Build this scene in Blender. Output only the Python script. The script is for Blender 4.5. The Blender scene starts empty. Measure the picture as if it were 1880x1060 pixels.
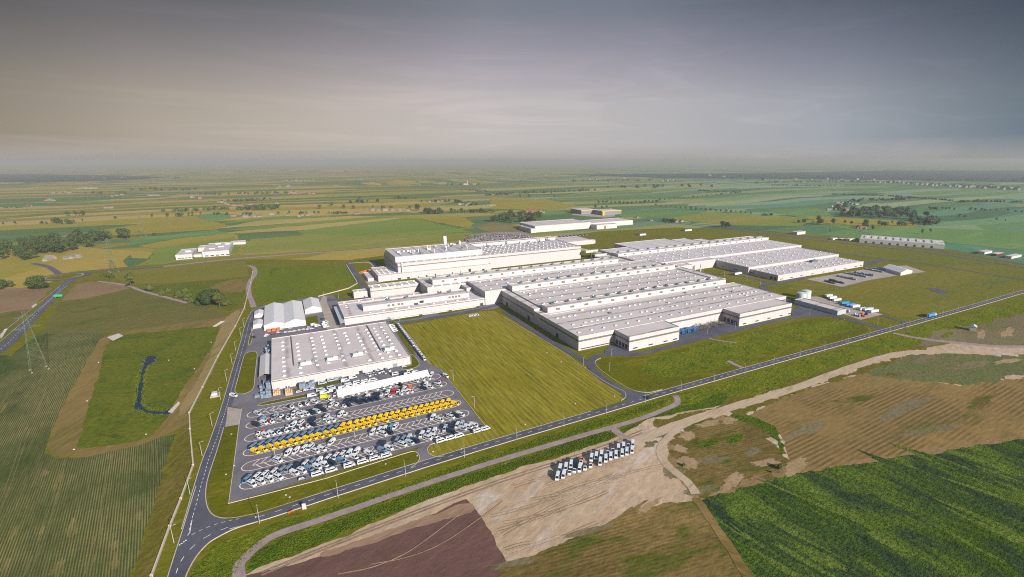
import bpy, math, random
from mathutils import Vector, Matrix, Quaternion
random.seed(7)
S = bpy.context.scene
COL = S.collection
RAD = math.radians
# ---------------------------------------------------------------- camera model (measured from the buildings' right angles)
F, CX, CY, TH, RO, AZ, CH = 916.2, 1027., 530., .2524, -.0015, .5064, 170.
_f = Vector((math.sin(AZ)*math.cos(TH), math.cos(AZ)*math.cos(TH), -math.sin(TH)))
_r = Vector((math.cos(AZ), -math.sin(AZ), 0)); _u = _r.cross(_f)
_R = _r*math.cos(RO)+_u*math.sin(RO); _U = _u*math.cos(RO)-_r*math.sin(RO)
CAMP = Vector((0, 0, CH))
def ray(x, y): return _f+_R*((x-CX)/F)-_U*((y-CY)/F)
def G(x, y, z=0.):
    d = ray(x, y); t = (z-CH)/d.z
    return Vector((t*d.x, t*d.y, z))
def P2(p):
    v = Vector(p)-CAMP; k = v.dot(_f); return CX+F*v.dot(_R)/k, CY-F*v.dot(_U)/k
def onY(x, y, Y):
    d = ray(x, y); t = Y/d.y
    return t*d.x, CH+t*d.z
def mpp(p): return (Vector(p)-CAMP).dot(_f)/F          # metres per photo pixel at a point
cam = bpy.data.cameras.new('camera'); co = bpy.data.objects.new('camera', cam); COL.objects.link(co)
m = Matrix.Identity(4)
for i in range(3): m[i][0], m[i][1], m[i][2] = _R[i], _U[i], -_f[i]
m.translation = CAMP; co.matrix_world = m
cam.sensor_width = 36; cam.lens = F/1880*36; cam.shift_x = -(CX-940)/1880
cam.clip_start = 1; cam.clip_end = 90000
S.camera = co
# ---------------------------------------------------------------- small helpers
def lin(c):
    if isinstance(c, str):
        c = c.lstrip('#'); c = [int(c[i:i+2], 16)/255 for i in (0, 2, 4)]
    return tuple(v/12.92 if v <= .04045 else ((v+.055)/1.055)**2.4 for v in c[:3])
def tag(o, label=None, cat=None, group=None, kind=None):
    for k, v in (('label', label), ('category', cat), ('group', group), ('kind', kind)):
        if v: o[k] = v
    return o
ORD = 'first second third fourth fifth sixth seventh eighth ninth tenth eleventh twelfth thirteenth fourteenth fifteenth sixteenth seventeenth eighteenth nineteenth'.split()
TENS = {20: 'twent', 30: 'thirt', 40: 'fort', 50: 'fift', 60: 'sixt', 70: 'sevent', 80: 'eight', 90: 'ninet'}
def nth(i):
    n = i+1
    if n < 20: return ORD[n-1]
    if n >= 100: return 'hundred and '+nth(n-101) if n > 100 else 'hundredth'
    t = TENS[n//10*10]
    return t+'ieth' if n % 10 == 0 else t+'y-'+ORD[n % 10-1]
def leftmost(i, n):
    if n == 1: return ''
    if i == 0: return 'leftmost'
    if i == n-1: return 'rightmost'
    return nth(i)+' from left'
def empty(name, loc, rz=0, **k):
    o = bpy.data.objects.new(name, None); COL.objects.link(o)
    o.location = loc; o.rotation_euler = (0, 0, rz); o.empty_display_size = .5
    return tag(o, **k)
class MB:
    def __init__(s): s.v = []; s.f = []
    def add(s, vs, fs):
        b = len(s.v); s.v += [tuple(p) for p in vs]; s.f += [tuple(b+i for i in f) for f in fs]; return s
    def box(s, x0, x1, y0, y1, z0, z1, rz=0, c=None):
        v = [(x, y, z) for z in (z0, z1) for x, y in ((x0, y0), (x1, y0), (x1, y1), (x0, y1))]
        if rz:
            cx, cy = c or ((x0+x1)/2, (y0+y1)/2); a, b = math.cos(rz), math.sin(rz)
            v = [(cx+(x-cx)*a-(y-cy)*b, cy+(x-cx)*b+(y-cy)*a, z) for x, y, z in v]
        return s.add(v, [(3, 2, 1, 0), (4, 5, 6, 7), (0, 1, 5, 4), (1, 2, 6, 5), (2, 3, 7, 6), (3, 0, 4, 7)])
    def prism(s, pts, z0, z1):
        n = len(pts)
        if sum(pts[i][0]*pts[(i+1) % n][1]-pts[(i+1) % n][0]*pts[i][1] for i in range(n)) < 0: pts = pts[::-1]
        return s.add([(p[0], p[1], z0) for p in pts]+[(p[0], p[1], z1) for p in pts],
                     [tuple(range(n))[::-1], tuple(range(n, 2*n))]+[(i, (i+1) % n, n+(i+1) % n, n+i) for i in range(n)])
    def bar(s, a, b, r0, r1=None, n=5):
        a, b = Vector(a), Vector(b); d = (b-a).normalized(); r1 = r0 if r1 is None else r1
        u = d.orthogonal().normalized(); w = d.cross(u)
        v = [c+(u*math.cos(k*2*math.pi/n)+w*math.sin(k*2*math.pi/n))*r for c, r in ((a, r0), (b, r1)) for k in range(n)]
        return s.add(v, [(k, (k+1) % n, n+(k+1) % n, n+k) for k in range(n)]+[tuple(range(n))[::-1], tuple(range(n, 2*n))])
    def build(s, name, mat, root=None, rel=True, smooth=False, label=None, **k):
        me = bpy.data.meshes.new(name)
        off = Vector(root.location) if (root is not None and rel) else Vector((0, 0, 0))
        if root is not None and rel and abs(root.rotation_euler[2]) > 1e-6:
            q = Matrix.Rotation(-root.rotation_euler[2], 3, 'Z')
            me.from_pydata([tuple(q@(Vector(p)-off)) for p in s.v], [], s.f)
        else: me.from_pydata([(p[0]-off[0], p[1]-off[1], p[2]-off[2]) for p in s.v], [], s.f)
        me.update()
        if smooth: me.polygons.foreach_set('use_smooth', [True]*len(me.polygons))
        o = bpy.data.objects.new(name, me); COL.objects.link(o)
        if mat is not None: me.materials.append(mat)
        if root is not None: o.parent = root
        return tag(o, label=label, **k)
def copy_tree(o, loc, rz, label, parent=None, recolor=None):
    c = o.copy(); COL.objects.link(c); c.parent = parent
    if parent is None:
        c.location = loc; c.rotation_euler = (0, 0, rz); c['label'] = label
    for ch in o.children: copy_tree(ch, None, None, None, c)
    return c
# ---------------------------------------------------------------- materials
class NT:
    def __init__(s, mat):
        mat.use_nodes = True; s.t = mat.node_tree; s.t.nodes.clear()
    def n(s, typ, **k):
        o = s.t.nodes.new(typ)
        for a, b in k.items():
            if a.startswith('_'): o.inputs[int(a[1:])].default_value = b
            else: setattr(o, a, b)
        return o
    def l(s, a, b): s.t.links.new(a, b)
    def mix(s, fac, a, b, typ='MIX'):
        o = s.n('ShaderNodeMix', data_type='RGBA', blend_type=typ, clamp_factor=True)
        for sock, v in ((o.inputs[0], fac), (o.inputs[6], a), (o.inputs[7], b)):
            if isinstance(v, (int, float)): sock.default_value = v
            elif isinstance(v, tuple): sock.default_value = (*v[:3], 1)
            else: s.l(v, sock)
        return o.outputs[2]
    def math(s, op, a, b=0., c=0., clamp=False):
        o = s.n('ShaderNodeMath', operation=op, use_clamp=clamp)
        for i, v in enumerate((a, b, c)):
            if isinstance(v, (int, float)): o.inputs[i].default_value = v
            else: s.l(v, o.inputs[i])
        return o.outputs[0]
    def ramp(s, fac, stops, interp='LINEAR'):
        o = s.n('ShaderNodeValToRGB'); o.color_ramp.interpolation = interp
        e = o.color_ramp.elements
        while len(e) < len(stops): e.new(.5)
        for x, (p, c) in zip(e, stops): x.position = p; x.color = (*c[:3], 1)
        s.l(fac, o.inputs[0]); return o.outputs[0]
    def mapr(s, v, a, b, c=0., d=1.):
        o = s.n('ShaderNodeMapRange'); s.l(v, o.inputs[0])
        for i, x in enumerate((a, b, c, d)): o.inputs[i+1].default_value = x
        return o.outputs[0]
    def noise(s, vec, scale, detail=4., rough=.55, dist=0.):
        o = s.n('ShaderNodeTexNoise'); s.l(vec, o.inputs['Vector'])
        o.inputs['Scale'].default_value = scale; o.inputs['Detail'].default_value = detail
        o.inputs['Roughness'].default_value = rough; o.inputs['Distortion'].default_value = dist
        return o.outputs[0]
    def mapping(s, vec, rot=0., scale=(1, 1, 1)):
        o = s.n('ShaderNodeMapping'); s.l(vec, o.inputs[0]); o.inputs[2].default_value = (0, 0, rot); o.inputs[3].default_value = scale
        return o.outputs[0]
    def out(s, col, rough=.8, metal=0., spec=.3, bump=None, bstr=.3, bdist=.2, emit=None):
        b = s.n('ShaderNodeBsdfPrincipled'); o = s.n('ShaderNodeOutputMaterial')
        if isinstance(col, tuple): b.inputs['Base Color'].default_value = (*col[:3], 1)
        else: s.l(col, b.inputs['Base Color'])
        b.inputs['Roughness'].default_value = rough; b.inputs['Metallic'].default_value = metal
        b.inputs['Specular IOR Level'].default_value = spec
        if bump is not None:
            k = s.n('ShaderNodeBump'); k.inputs['Strength'].default_value = bstr; k.inputs['Distance'].default_value = bdist
            s.l(bump, k.inputs['Height']); s.l(k.outputs[0], b.inputs['Normal'])
        s.l(b.outputs[0], o.inputs[0]); return b
MATS = {}
def new(name):
    m = bpy.data.materials.new(name); MATS[name] = m; return m, NT(m)
def paint(name, c, rough=.45, metal=0., var=.12, scale=.6, spec=.4):
    m, t = new(name); c = lin(c)
    g = t.n('ShaderNodeTexCoord').outputs['Object']
    n = t.noise(g, scale, 5)
    t.out(t.mix(t.mapr(n, .35, .7), c, tuple(v*(1-var) for v in c)), rough, metal, spec); return m
def ground(name, a, b, c=None, s=.02, rot=0., streak=1., rows=0., rowcol=None, rowamt=.0, rowdist=.25, fine=.35, fs=.5, bump=.0, bs=.35, bd=.6, cmask=(.55, .68), cs=None, rowmask=(.3, .6)):
    """soil, grass or crop: two colours in noise patches, a third in blotches, optional crop rows, fine grain"""
    m, t = new(name); lin_ = lambda h: tuple(v*k for v, k in zip(lin(h), (1.34, 1.17, 1.15) if lin(h)[2] < .5*lin(h)[1] and lin(h)[1] > .95*lin(h)[0] else (1., 1., 1.))); a, b = lin_(a), lin_(b)
    p = t.n('ShaderNodeNewGeometry').outputs['Position']
    q = t.mapping(p, -rot, (1, 1, 1)); qs = t.mapping(q, 0, (streak, 1, 1))
    n1 = t.noise(qs, s, 7, .6, .4)
    col = t.mix(t.mapr(n1, .36, .64), a, b)
    if c:
        n3 = t.noise(qs, cs or s*2.3, 8, .65, .6); col = t.mix(t.mapr(n3, *cmask), col, lin_(c))
    if rows:
        w = t.n('ShaderNodeTexWave', wave_type='BANDS', bands_direction='Y'); t.l(q, w.inputs[0])
        w.inputs['Scale'].default_value = .314/rows; w.inputs['Distortion'].default_value = rowdist
        w.inputs['Detail'].default_value = 2.; w.inputs['Detail Scale'].default_value = .25*rows/.314*.05
        nm = t.noise(q, .018, 4, .6)
        f = t.math('MULTIPLY', t.mapr(w.outputs['Fac'], .35, .75), t.mapr(nm, *rowmask))
        col = t.mix(t.math('MULTIPLY', f, rowamt), col, lin_(rowcol))
    n2 = t.noise(qs, fs, 5, .7)
    k = t.mapr(n2, .25, .75, 1-fine, 1+fine)
    cc = t.n('ShaderNodeCombineColor'); [t.l(k, cc.inputs[i]) for i in range(3)]
    col = t.mix(1., col, cc.outputs[0], 'MULTIPLY')
    hb = t.noise(p, bs, 4, .7) if bump else None
    t.out(col, 1., 0, 0., hb, bump, bd); return m
def sheetmat(name, a, b, s=.15, fine=.12, rough=.85, spec=.25, streak=1., rot=0.):
    m, t = new(name); a, b = lin(a), lin(b)
    p = t.mapping(t.n('ShaderNodeNewGeometry').outputs['Position'], -rot, (streak, 1, 1))
    col = t.mix(t.mapr(t.noise(p, s, 6, .6, .3), .35, .65), a, b)
    k = t.mapr(t.noise(p, s*14, 3, .6), .3, .7, 1-fine, 1+fine)
    cc = t.n('ShaderNodeCombineColor'); [t.l(k, cc.inputs[i]) for i in range(3)]
    t.out(t.mix(1., col, cc.outputs[0], 'MULTIPLY'), rough, 0, spec); return m
def cladding(name, c, seam=6.0, sc=.86, grime=.12):
    m, t = new(name); c = lin(c)
    p = t.n('ShaderNodeNewGeometry').outputs['Position']
    s = t.n('ShaderNodeSeparateXYZ'); t.l(p, s.inputs[0])
    u = t.math('ADD', s.outputs[0], s.outputs[1])
    fr = t.math('FRACT', t.math('DIVIDE', u, seam))
    line = t.math('LESS_THAN', t.math('ABSOLUTE', t.math('SUBTRACT', fr, .5)), .16/seam)
    wn = t.n('ShaderNodeTexWhiteNoise', noise_dimensions='1D'); t.l(t.math('FLOOR', t.math('ADD', t.math('DIVIDE', u, seam), .5)), wn.inputs['W'])
    shade = t.mapr(wn.outputs[0], 0, 1, .95, 1.)
    cc = t.n('ShaderNodeCombineColor'); [t.l(shade, cc.inputs[i]) for i in range(3)]
    col = t.mix(1., c, cc.outputs[0], 'MULTIPLY')
    col = t.mix(t.math('MULTIPLY', line, 1-sc+.1), col, tuple(v*.45 for v in c))
    q = t.mapping(p, 0, (1, 1, .12))
    col = t.mix(t.mapr(t.noise(q, .5, 5), .5, .8, 0, grime), col, tuple(v*.5 for v in c))
    t.out(col, .5, 0, .3); return m
def roofing(name, c, dark, pitch=24., axis=1, amt=.5, seam=2.4, warm=None):
    """flat membrane roof: sheet seams, broad tint patches, dirty water lines every `pitch` metres"""
    m, t = new(name); c, dark = lin(c), lin(dark)
    p = t.n('ShaderNodeNewGeometry').outputs['Position']
    s = t.n('ShaderNodeSeparateXYZ'); t.l(p, s.inputs[0])
    wob = t.mapr(t.noise(p, .035, 4, .6), 0, 1, -3.2, 3.2)
    d = t.math('FRACT', t.math('DIVIDE', t.math('ADD', s.outputs[axis], wob), pitch))
    band = t.mapr(t.math('ABSOLUTE', t.math('SUBTRACT', d, .5)), .4/pitch, 2.6/pitch, 1, 0)
    col = t.mix(t.mapr(t.noise(p, .04, 6, .65), .35, .7), c, tuple(v*.86 for v in c))
    if warm: col = t.mix(t.mapr(t.noise(p, .07, 5, .6), .5, .72, 0, .55), col, lin(warm))
    col = t.mix(t.math('MULTIPLY', t.math('MULTIPLY', band, t.mapr(t.noise(p, .12, 5, .7), .3, .6)), amt), col, dark)
    g = t.math('FRACT', t.math('DIVIDE', s.outputs[1-axis], seam))
    col = t.mix(t.math('MULTIPLY', t.math('LESS_THAN', g, .1), .13), col, dark)
    col = t.mix(t.mapr(t.noise(p, .9, 4, .7), .5, .85, 0, .3), col, tuple(v*.6 for v in c))
    t.out(col, .75, 0, .25); return m
SKYK, EXPO, HAZE = .62, .95, 1.2e-4
# ---------------------------------------------------------------- world, sun, haze
SUNEL, SD = RAD(22.), Vector((-.24, .97, 0)).normalized()
W = bpy.data.worlds.new('World'); S.world = W; W.use_nodes = True
t = NT(W)
inc = t.n('ShaderNodeTexCoord').outputs['Generated']
sx = t.n('ShaderNodeSeparateXYZ'); t.l(inc, sx.inputs[0])
el = sx.outputs[2]
az = t.math('ADD', t.math('MULTIPLY', sx.outputs[0], _r.x), t.math('MULTIPLY', sx.outputs[1], _r.y))
v = t.n('ShaderNodeVectorMath', operation='MULTIPLY'); t.l(inc, v.inputs[0]); v.inputs[1].default_value = (1, 1, 6)
cl = t.noise(t.mapping(v.outputs[0], .9, (1., 2.6, 2.2)), 1.9, 7, .6, 1.2)
grad = t.ramp(el, [(0., lin('#a3a09d')), (.012, lin('#aeaaa7')), (.03, lin('#b9b4b2')), (.10, lin('#b5aeae')), (.15, lin('#a39ca2')), (.2, lin('#8d8892')), (.25, lin('#74767f')), (.32, lin('#656c78')), (.5, lin('#7b94ba')), (1., lin('#819dc8'))])
tint = t.ramp(t.mapr(az, -.75, .75), [(0., (.51, .47, .38)), (.087, (.77, .715, .61)), (.25, (.95, .91, .85)), (.41, (1., 1., 1.)), (.62, (.88, .92, .97)), (.81, (.66, .76, .87)), (.95, (.27, .39, .50)), (1., (.22, .33, .44))])
tint = t.mix(t.mapr(el, .28, .5), tint, (1., 1., 1.)); tint = t.mix(t.mapr(el, 0., .035, .72, 0.), tint, (1., 1., 1.))
skyc = t.mix(1., grad, tint, 'MULTIPLY')
corner = t.mapr(t.math('MULTIPLY', t.math('ABSOLUTE', az), el), .03, .16, 1., .42); back = t.mapr(el, .28, .5, 0., 1.)
corner = t.math('MAXIMUM', corner, back); cc_ = t.n('ShaderNodeCombineColor'); [t.l(corner, cc_.inputs[i]) for i in range(3)]
skyc = t.mix(1., skyc, cc_.outputs[0], 'MULTIPLY')
skyc = t.mix(t.mapr(cl, .5, .7, 0, .27), skyc, t.mix(1., skyc, (1.45, 1.35, 1.35), 'MULTIPLY'))
ns = t.n('ShaderNodeTexSky', sky_type='NISHITA', sun_disc=False, sun_elevation=SUNEL, sun_rotation=math.atan2(-SD.x, -SD.y), air_density=1.2, dust_density=3.)
b1 = t.n('ShaderNodeBackground'); t.l(ns.outputs[0], b1.inputs[0]); b1.inputs[1].default_value = .05
b2 = t.n('ShaderNodeBackground'); t.l(skyc, b2.inputs[0]); b2.inputs[1].default_value = SKYK
ms = t.n('ShaderNodeMixShader'); ms.inputs[0].default_value = .9; t.l(b1.outputs[0], ms.inputs[1]); t.l(b2.outputs[0], ms.inputs[2])
wo = t.n('ShaderNodeOutputWorld'); t.l(ms.outputs[0], wo.inputs[0])
sun = bpy.data.lights.new('sun', 'SUN'); sun.energy = 5.; sun.angle = RAD(.5); sun.color = (1., .945, .87)
so = bpy.data.objects.new('sun', sun); COL.objects.link(so)
so.rotation_euler = (SD*math.cos(SUNEL)-Vector((0, 0, math.sin(SUNEL)))).to_track_quat('-Z', 'Y').to_euler()
S.view_settings.view_transform = 'Standard'; S.view_settings.look = 'None'; S.view_settings.gamma = 1; S.view_settings.exposure = EXPO
hm = bpy.data.materials.new('haze_air'); t = NT(hm)
pv = t.n('ShaderNodeVolumePrincipled'); pv.inputs['Color'].default_value = (.41, .415, .40, 1); pv.inputs['Density'].default_value = HAZE
pv.inputs['Anisotropy'].default_value = 0.
oo = t.n('ShaderNodeOutputMaterial'); t.l(pv.outputs[0], oo.inputs[1])
tag(MB().box(-42000, 42000, -42000, 42000, -1, 176).build('haze', hm), kind='stuff')
S.cycles.volume_bounces = 0; S.cycles.max_bounces = 6; S.cycles.diffuse_bounces = 2; S.cycles.glossy_bounces = 2
S.cycles.use_denoising = False; S.cycles.filter_width = 1.1; S.cycles.sample_clamp_indirect = 4.
# ---------------------------------------------------------------- ground sheets
from mathutils.noise import noise as fnoise
ZC = [.02]
def crom(p, closed=True, k=5):
    n = len(p); o = []
    for i in range(n if closed else n-1):
        P = [p[(i+j) % n] if closed else p[max(0, min(n-1, i+j))] for j in (-1, 0, 1, 2)]
        for s in range(k):
            u = s/k
            o.append(tuple(.5*((2*P[1][a])+(-P[0][a]+P[2][a])*u+(2*P[0][a]-5*P[1][a]+4*P[2][a]-P[3][a])*u*u+(-P[0][a]+3*P[1][a]-3*P[2][a]+P[3][a])*u**3) for a in (0, 1)))
    if not closed: o.append(tuple(p[-1]))
    return o
def wpts(px): return [tuple(G(*p)[:2]) for p in px]
def poly(name, pts, mat, z=None, kind='structure'):
    """flat sheet, triangulated"""
    if z is None: ZC[0] += .0012; z = ZC[0]
    from mathutils.geometry import tessellate_polygon
    vs = [Vector((p[0], p[1], z)) for p in pts]
    fs = []
    for a, b, c in tessellate_polygon([vs]):
        n = (vs[b]-vs[a]).cross(vs[c]-vs[a]).z
        if abs(n) > 1e-9: fs.append((a, b, c) if n > 0 else (a, c, b))
    return tag(MB().add(vs, fs).build(name, mat), kind=kind)
def inpx2(p, px):
    v = Vector((p[0], p[1], 0))-CAMP; k = v.dot(_f)
    if k < 1: return False
    x, y = CX+F*v.dot(_R)/k, CY-F*v.dot(_U)/k; c = False; j = len(px)-1
    for i in range(len(px)):
        if (px[i][1] > y) != (px[j][1] > y) and x < (px[j][0]-px[i][0])*(y-px[i][1])/(px[j][1]-px[i][1])+px[i][0]: c = not c
        j = i
    return c
def sheet(name, px, mat, smooth=False, jit=0., step=1.6, kind='structure'):
    p = wpts(px)
    if smooth: p = crom(p)
    if jit:
        q = []
        for i in range(len(p)):
            a, b = Vector(p[i]), Vector(p[(i+1) % len(p)]); L = (b-a).length; k = max(1, min(260, int(L/step)))
            nr = Vector((-(b-a).y, (b-a).x)).normalized() if L else Vector((0, 0))
            for s in range(k):
                c = a.lerp(b, s/k); v3 = Vector((c.x, c.y, 3.7))
                q.append(tuple(c+nr*jit*(4.*fnoise(v3/26)+2.6*fnoise(v3/7)+1.6*fnoise(v3/2.3))))
        p = q
    return poly(name, p, mat, kind=kind)
def offset(line, d):
    o = []
    for i, p in enumerate(line):
        a = Vector(line[max(0, i-1)]); b = Vector(line[min(len(line)-1, i+1)]); t = (b-a).normalized()
        o.append((p[0]-t.y*d, p[1]+t.x*d))
    return o
def ribbon(name, line, w, mat, z=None, h=None, jit=0.):
    L, Rr = offset(line, w/2), offset(line, -w/2)
    if jit: L = [(x+random.uniform(-jit, jit), y+random.uniform(-jit, jit)) for x, y in L]; Rr = [(x+random.uniform(-jit, jit), y+random.uniform(-jit, jit)) for x, y in Rr]
    if z is None: ZC[0] += .0012; z = ZC[0]
    n = len(line)
    if h is None:
        mb = MB().add([(*p, z) for p in Rr]+[(*p, z) for p in L], [(i, i+1, n+i+1, n+i) for i in range(n-1)])
    else:
        mb = MB()
        mb.add([(*p, 0) for p in Rr]+[(*p, h) for p in Rr]+[(*p, h) for p in L]+[(*p, 0) for p in L],
               sum([[(i, i+1, n+i+1, n+i), (n+i, n+i+1, 2*n+i+1, 2*n+i), (2*n+i, 2*n+i+1, 3*n+i+1, 3*n+i)] for i in range(n-1)], [(0, n, 2*n, 3*n), (n-1, 4*n-1, 3*n-1, 2*n-1)]))
    return tag(mb.build(name, mat), kind='structure')
def resample(line, step):
    o = [line[0]]; acc = 0
    for a, b in zip(line, line[1:]):
        L = math.dist(a, b); d = step-acc
        while d <= L: o.append((a[0]+(b[0]-a[0])*d/L, a[1]+(b[1]-a[1])*d/L)); d += step
        acc = (acc+L) % step
    return o
def dashes(line, on, off, w, mat, name='road_marking'):
    pts = resample(line, .5); mb = MB(); z = ZC[0]+.004; n = int(on/.5); per = int((on+off)/.5)
    for i in range(0, len(pts)-n, per):
        a, b = Vector(pts[i]), Vector(pts[i+n]); d = (b-a).normalized(); q = Vector((-d.y, d.x))*w/2
        mb.add([(*(a-q), z), (*(b-q), z), (*(b+q), z), (*(a+q), z)], [(0, 1, 2, 3)])
    return tag(mb.build(name, mat), kind='structure')
WHITE = sheetmat('road_paint', '#e6e0d6', '#d6cfc5', 1.)
KERB = sheetmat('kerb_concrete', '#b7a996', '#a79a88', .8)
ASPH = sheetmat('road_asphalt', '#504f57', '#42414a', .05)
LOT = sheetmat('lot_asphalt', '#6c666a', '#5c575b', .05)
BRICK = sheetmat('stall_paving', '#6f6463', '#615859', .2)
CONC = sheetmat('yard_concrete', '#9c8f83', '#8b8075', .1)
PATHM = sheetmat('gravel_path', '#8f7d79', '#806d68', .2, .2)
# base land: patchwork of strip fields to the horizon
m, t = new('farmland')
p = t.n('ShaderNodeNewGeometry').outputs['Position']
wv = t.n('ShaderNodeVectorMath', operation='ADD'); t.l(p, wv.inputs[0])
nz = t.n('ShaderNodeTexNoise'); t.l(p, nz.inputs[0]); nz.inputs['Scale'].default_value = .0011; nz.inputs['Detail'].default_value = 1
sc = t.n('ShaderNodeVectorMath', operation='SCALE'); t.l(nz.outputs[1], sc.inputs[0]); sc.inputs['Scale'].default_value = 340; t.l(sc.outputs[0], wv.inputs[1])
def cells(rot, scx, scy):
    vo = t.n('ShaderNodeTexVoronoi', feature='F1', distance='CHEBYCHEV'); t.l(t.mapping(wv.outputs[0], rot, (scx, scy, 0)), vo.inputs[0]); vo.inputs['Scale'].default_value = 1.; vo.inputs['Randomness'].default_value = .8
    q = t.n('ShaderNodeSeparateColor'); t.l(vo.outputs['Color'], q.inputs[0]); return q.outputs
sel = cells(.2, .0006, .0008); ca = cells(.12, .0011, .0098); cb = cells(1.0, .0085, .0015)
cid = t.mix(t.math('GREATER_THAN', sel[1], .62), ca[0], cb[0])
def fl(*c): return [((i+.0)/len(c), lin(x)) for i, x in enumerate(c)]
warm = t.ramp(cid, fl('#80752e', '#5c6230', '#8d7b3a', '#726c2a', '#46603a', '#95824a', '#81732e', '#51633d', '#8b7a3a', '#746b2c', '#907e55', '#4a6036'), 'CONSTANT')
cool = t.ramp(cid, fl('#567346', '#4a6a45', '#747b50', '#52745a', '#3f5d42', '#7d8760', '#5c7a58', '#48664a', '#6f8058', '#466d55', '#6c8266', '#405f46'), 'CONSTANT')
sp = t.n('ShaderNodeSeparateXYZ'); t.l(p, sp.inputs[0])
lat = t.math('DIVIDE', t.math('ADD', t.math('MULTIPLY', sp.outputs[0], _r.x), t.math('MULTIPLY', sp.outputs[1], _r.y)), t.math('MAXIMUM', t.math('ADD', t.math('MULTIPLY', sp.outputs[0], -_r.y), t.math('MULTIPLY', sp.outputs[1], _r.x)), 100.))
land = t.mix(t.mapr(lat, -.35, .35), warm, cool)
land = t.mix(t.mapr(t.noise(p, .012, 6, .7), .4, .7, 0, .4), land, t.mix(1., land, (1.25, 1.12, .9), 'MULTIPLY'))
wv2 = t.mapr(t.noise(t.mapping(p, .12, (.02, .3, 1)), 1., 3, .6), .3, .7, .86, 1.12)
c3 = t.n('ShaderNodeCombineColor'); [t.l(wv2, c3.inputs[i]) for i in range(3)]
land = t.mix(1., land, c3.outputs[0], 'MULTIPLY')
sc2 = t.n('ShaderNodeVectorMath', operation='SCALE'); t.l(land, sc2.inputs[0]); sc2.inputs['Scale'].default_value = 1.0
t.out(sc2.outputs[0], 1., 0, 0.)
tag(MB().add([(-40000, -2500, 0), (40000, -2500, 0), (40000, 40000, 0), (-40000, 40000, 0)], [(0, 1, 2, 3)]).build('ground', m), kind='structure')
# fields, soil and grass
LAWN = ground('mown_lawn', '#4d4b0e', '#46490c', '#5a5416', .012, 0, .3, 3.2, '#6f6c2a', .35, .15, .3, .7, .5, .5, .25)
LAWN2 = ground('green_lawn', '#4c500a', '#444a0a', '#5c5a12', .02, 0, .4, fine=.35, bump=.5)
MEAD = ground('wide_meadow', '#525611', '#605c18', '#465010', .01, .0, .35, fine=.35, fs=.3, bump=.6, bs=.3)
MEADR = ground('cool_meadow', '#4f561c', '#5d5b22', '#465426', .008, .0, .3, fine=.3, fs=.25, bump=.6, bs=.3)
ROUGH = ground('rough_grass', '#46540e', '#586014', '#34450b', .06, .3, 1., fine=.55, fs=.45, bump=1., bs=.4, bd=1.2)
ROUGH2 = ground('thick_grass', '#35490d', '#435512', '#28390a', .06, .3, 1., fine=.55, fs=.45, bump=1., bs=.4, bd=1.4)
CROP = ground('young_crop', '#33421f', '#3d4521', '#2a381a', .012, 1.73, .12, 1.05, '#83744b', .75, .3, .35, .6, .4, .4, rowmask=(.36, .6))
CROP2 = ground('hill_crop', '#4a4e22', '#5e582c', '#40481e', .012, .35, .3, fine=.3, fs=.3, bump=.4)
VERGE = ground('dry_verge', '#5d5321', '#4d4d1a', '#6a5c2a', .04, 1.2, .3, fine=.4, bump=.7)
TAN = ground('tan_track', '#776339', '#67582f', '#5c562a', .02, 1.2, .2, fine=.25, fs=.35)
WET = ground('basin_grass', '#424f12', '#4e5516', '#36431a', .03, 0, 1, fine=.4, fs=.3, bump=.9)
PLOUGH = ground('bare_field', '#7a6348', '#6d573e', None, .01, .3, .3, 2.6, '#9a8465', .3, .5, .2)
SAND = ground('sandy_ground', '#ab957c', '#9c8468', '#ab9d90', .022, .45, .4, fine=.3, fs=.3, bump=.5, bs=.25)
SOIL = ground('brown_soil', '#62483f', '#563f38', '#735d50', .012, .25, .3, fine=.25, fs=.35, bump=.4, cmask=(.56, .75))
STUB = ground('stubble_field', '#82683f', '#74603a', '#565127', .016, .05, .25, 3.1, '#52452a', .7, 2.6, .3, rowmask=(.40, .56))
STUB2 = ground('weedy_stubble', '#77623a', '#5d4d27', '#3f4a16', .035, -.16, .4, 2., '#443c1c', .45, .8, .45, bump=.6, cmask=(.5, .62))
SCRUB = ground('patchy_scrub', '#645b40', '#70634a', '#4f532c', .02, .2, .5, fine=.35, bump=.6)
DARK = ground('dark_grass', '#31470f', '#495d22', '#243720', .02, -1.45, .35, fine=.65, fs=.55, bump=1., bs=.45, bd=2., cmask=(.44, .6), cs=.06)
ROADSAND = ground('sand_track', '#a38d73', '#a5937c', '#8e7a62', .05, .3, .2, fine=.2)
RED = ground('building_site', '#97795a', '#826a4a', '#70653a', .02, 0, .5, fine=.4)
E2 = ZC
sheet('meadow', [(-900, 1500), (-900, 620), (-60, 590), (90, 520), (128, 500), (300, 484), (470, 476), (640, 478), (760, 462), (860, 445), (1000, 440), (1100, 425), (1240, 418), (1420, 425), (1600, 448), (2000, 505), (2600, 560), (2600, 1500)], MEAD)
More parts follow.
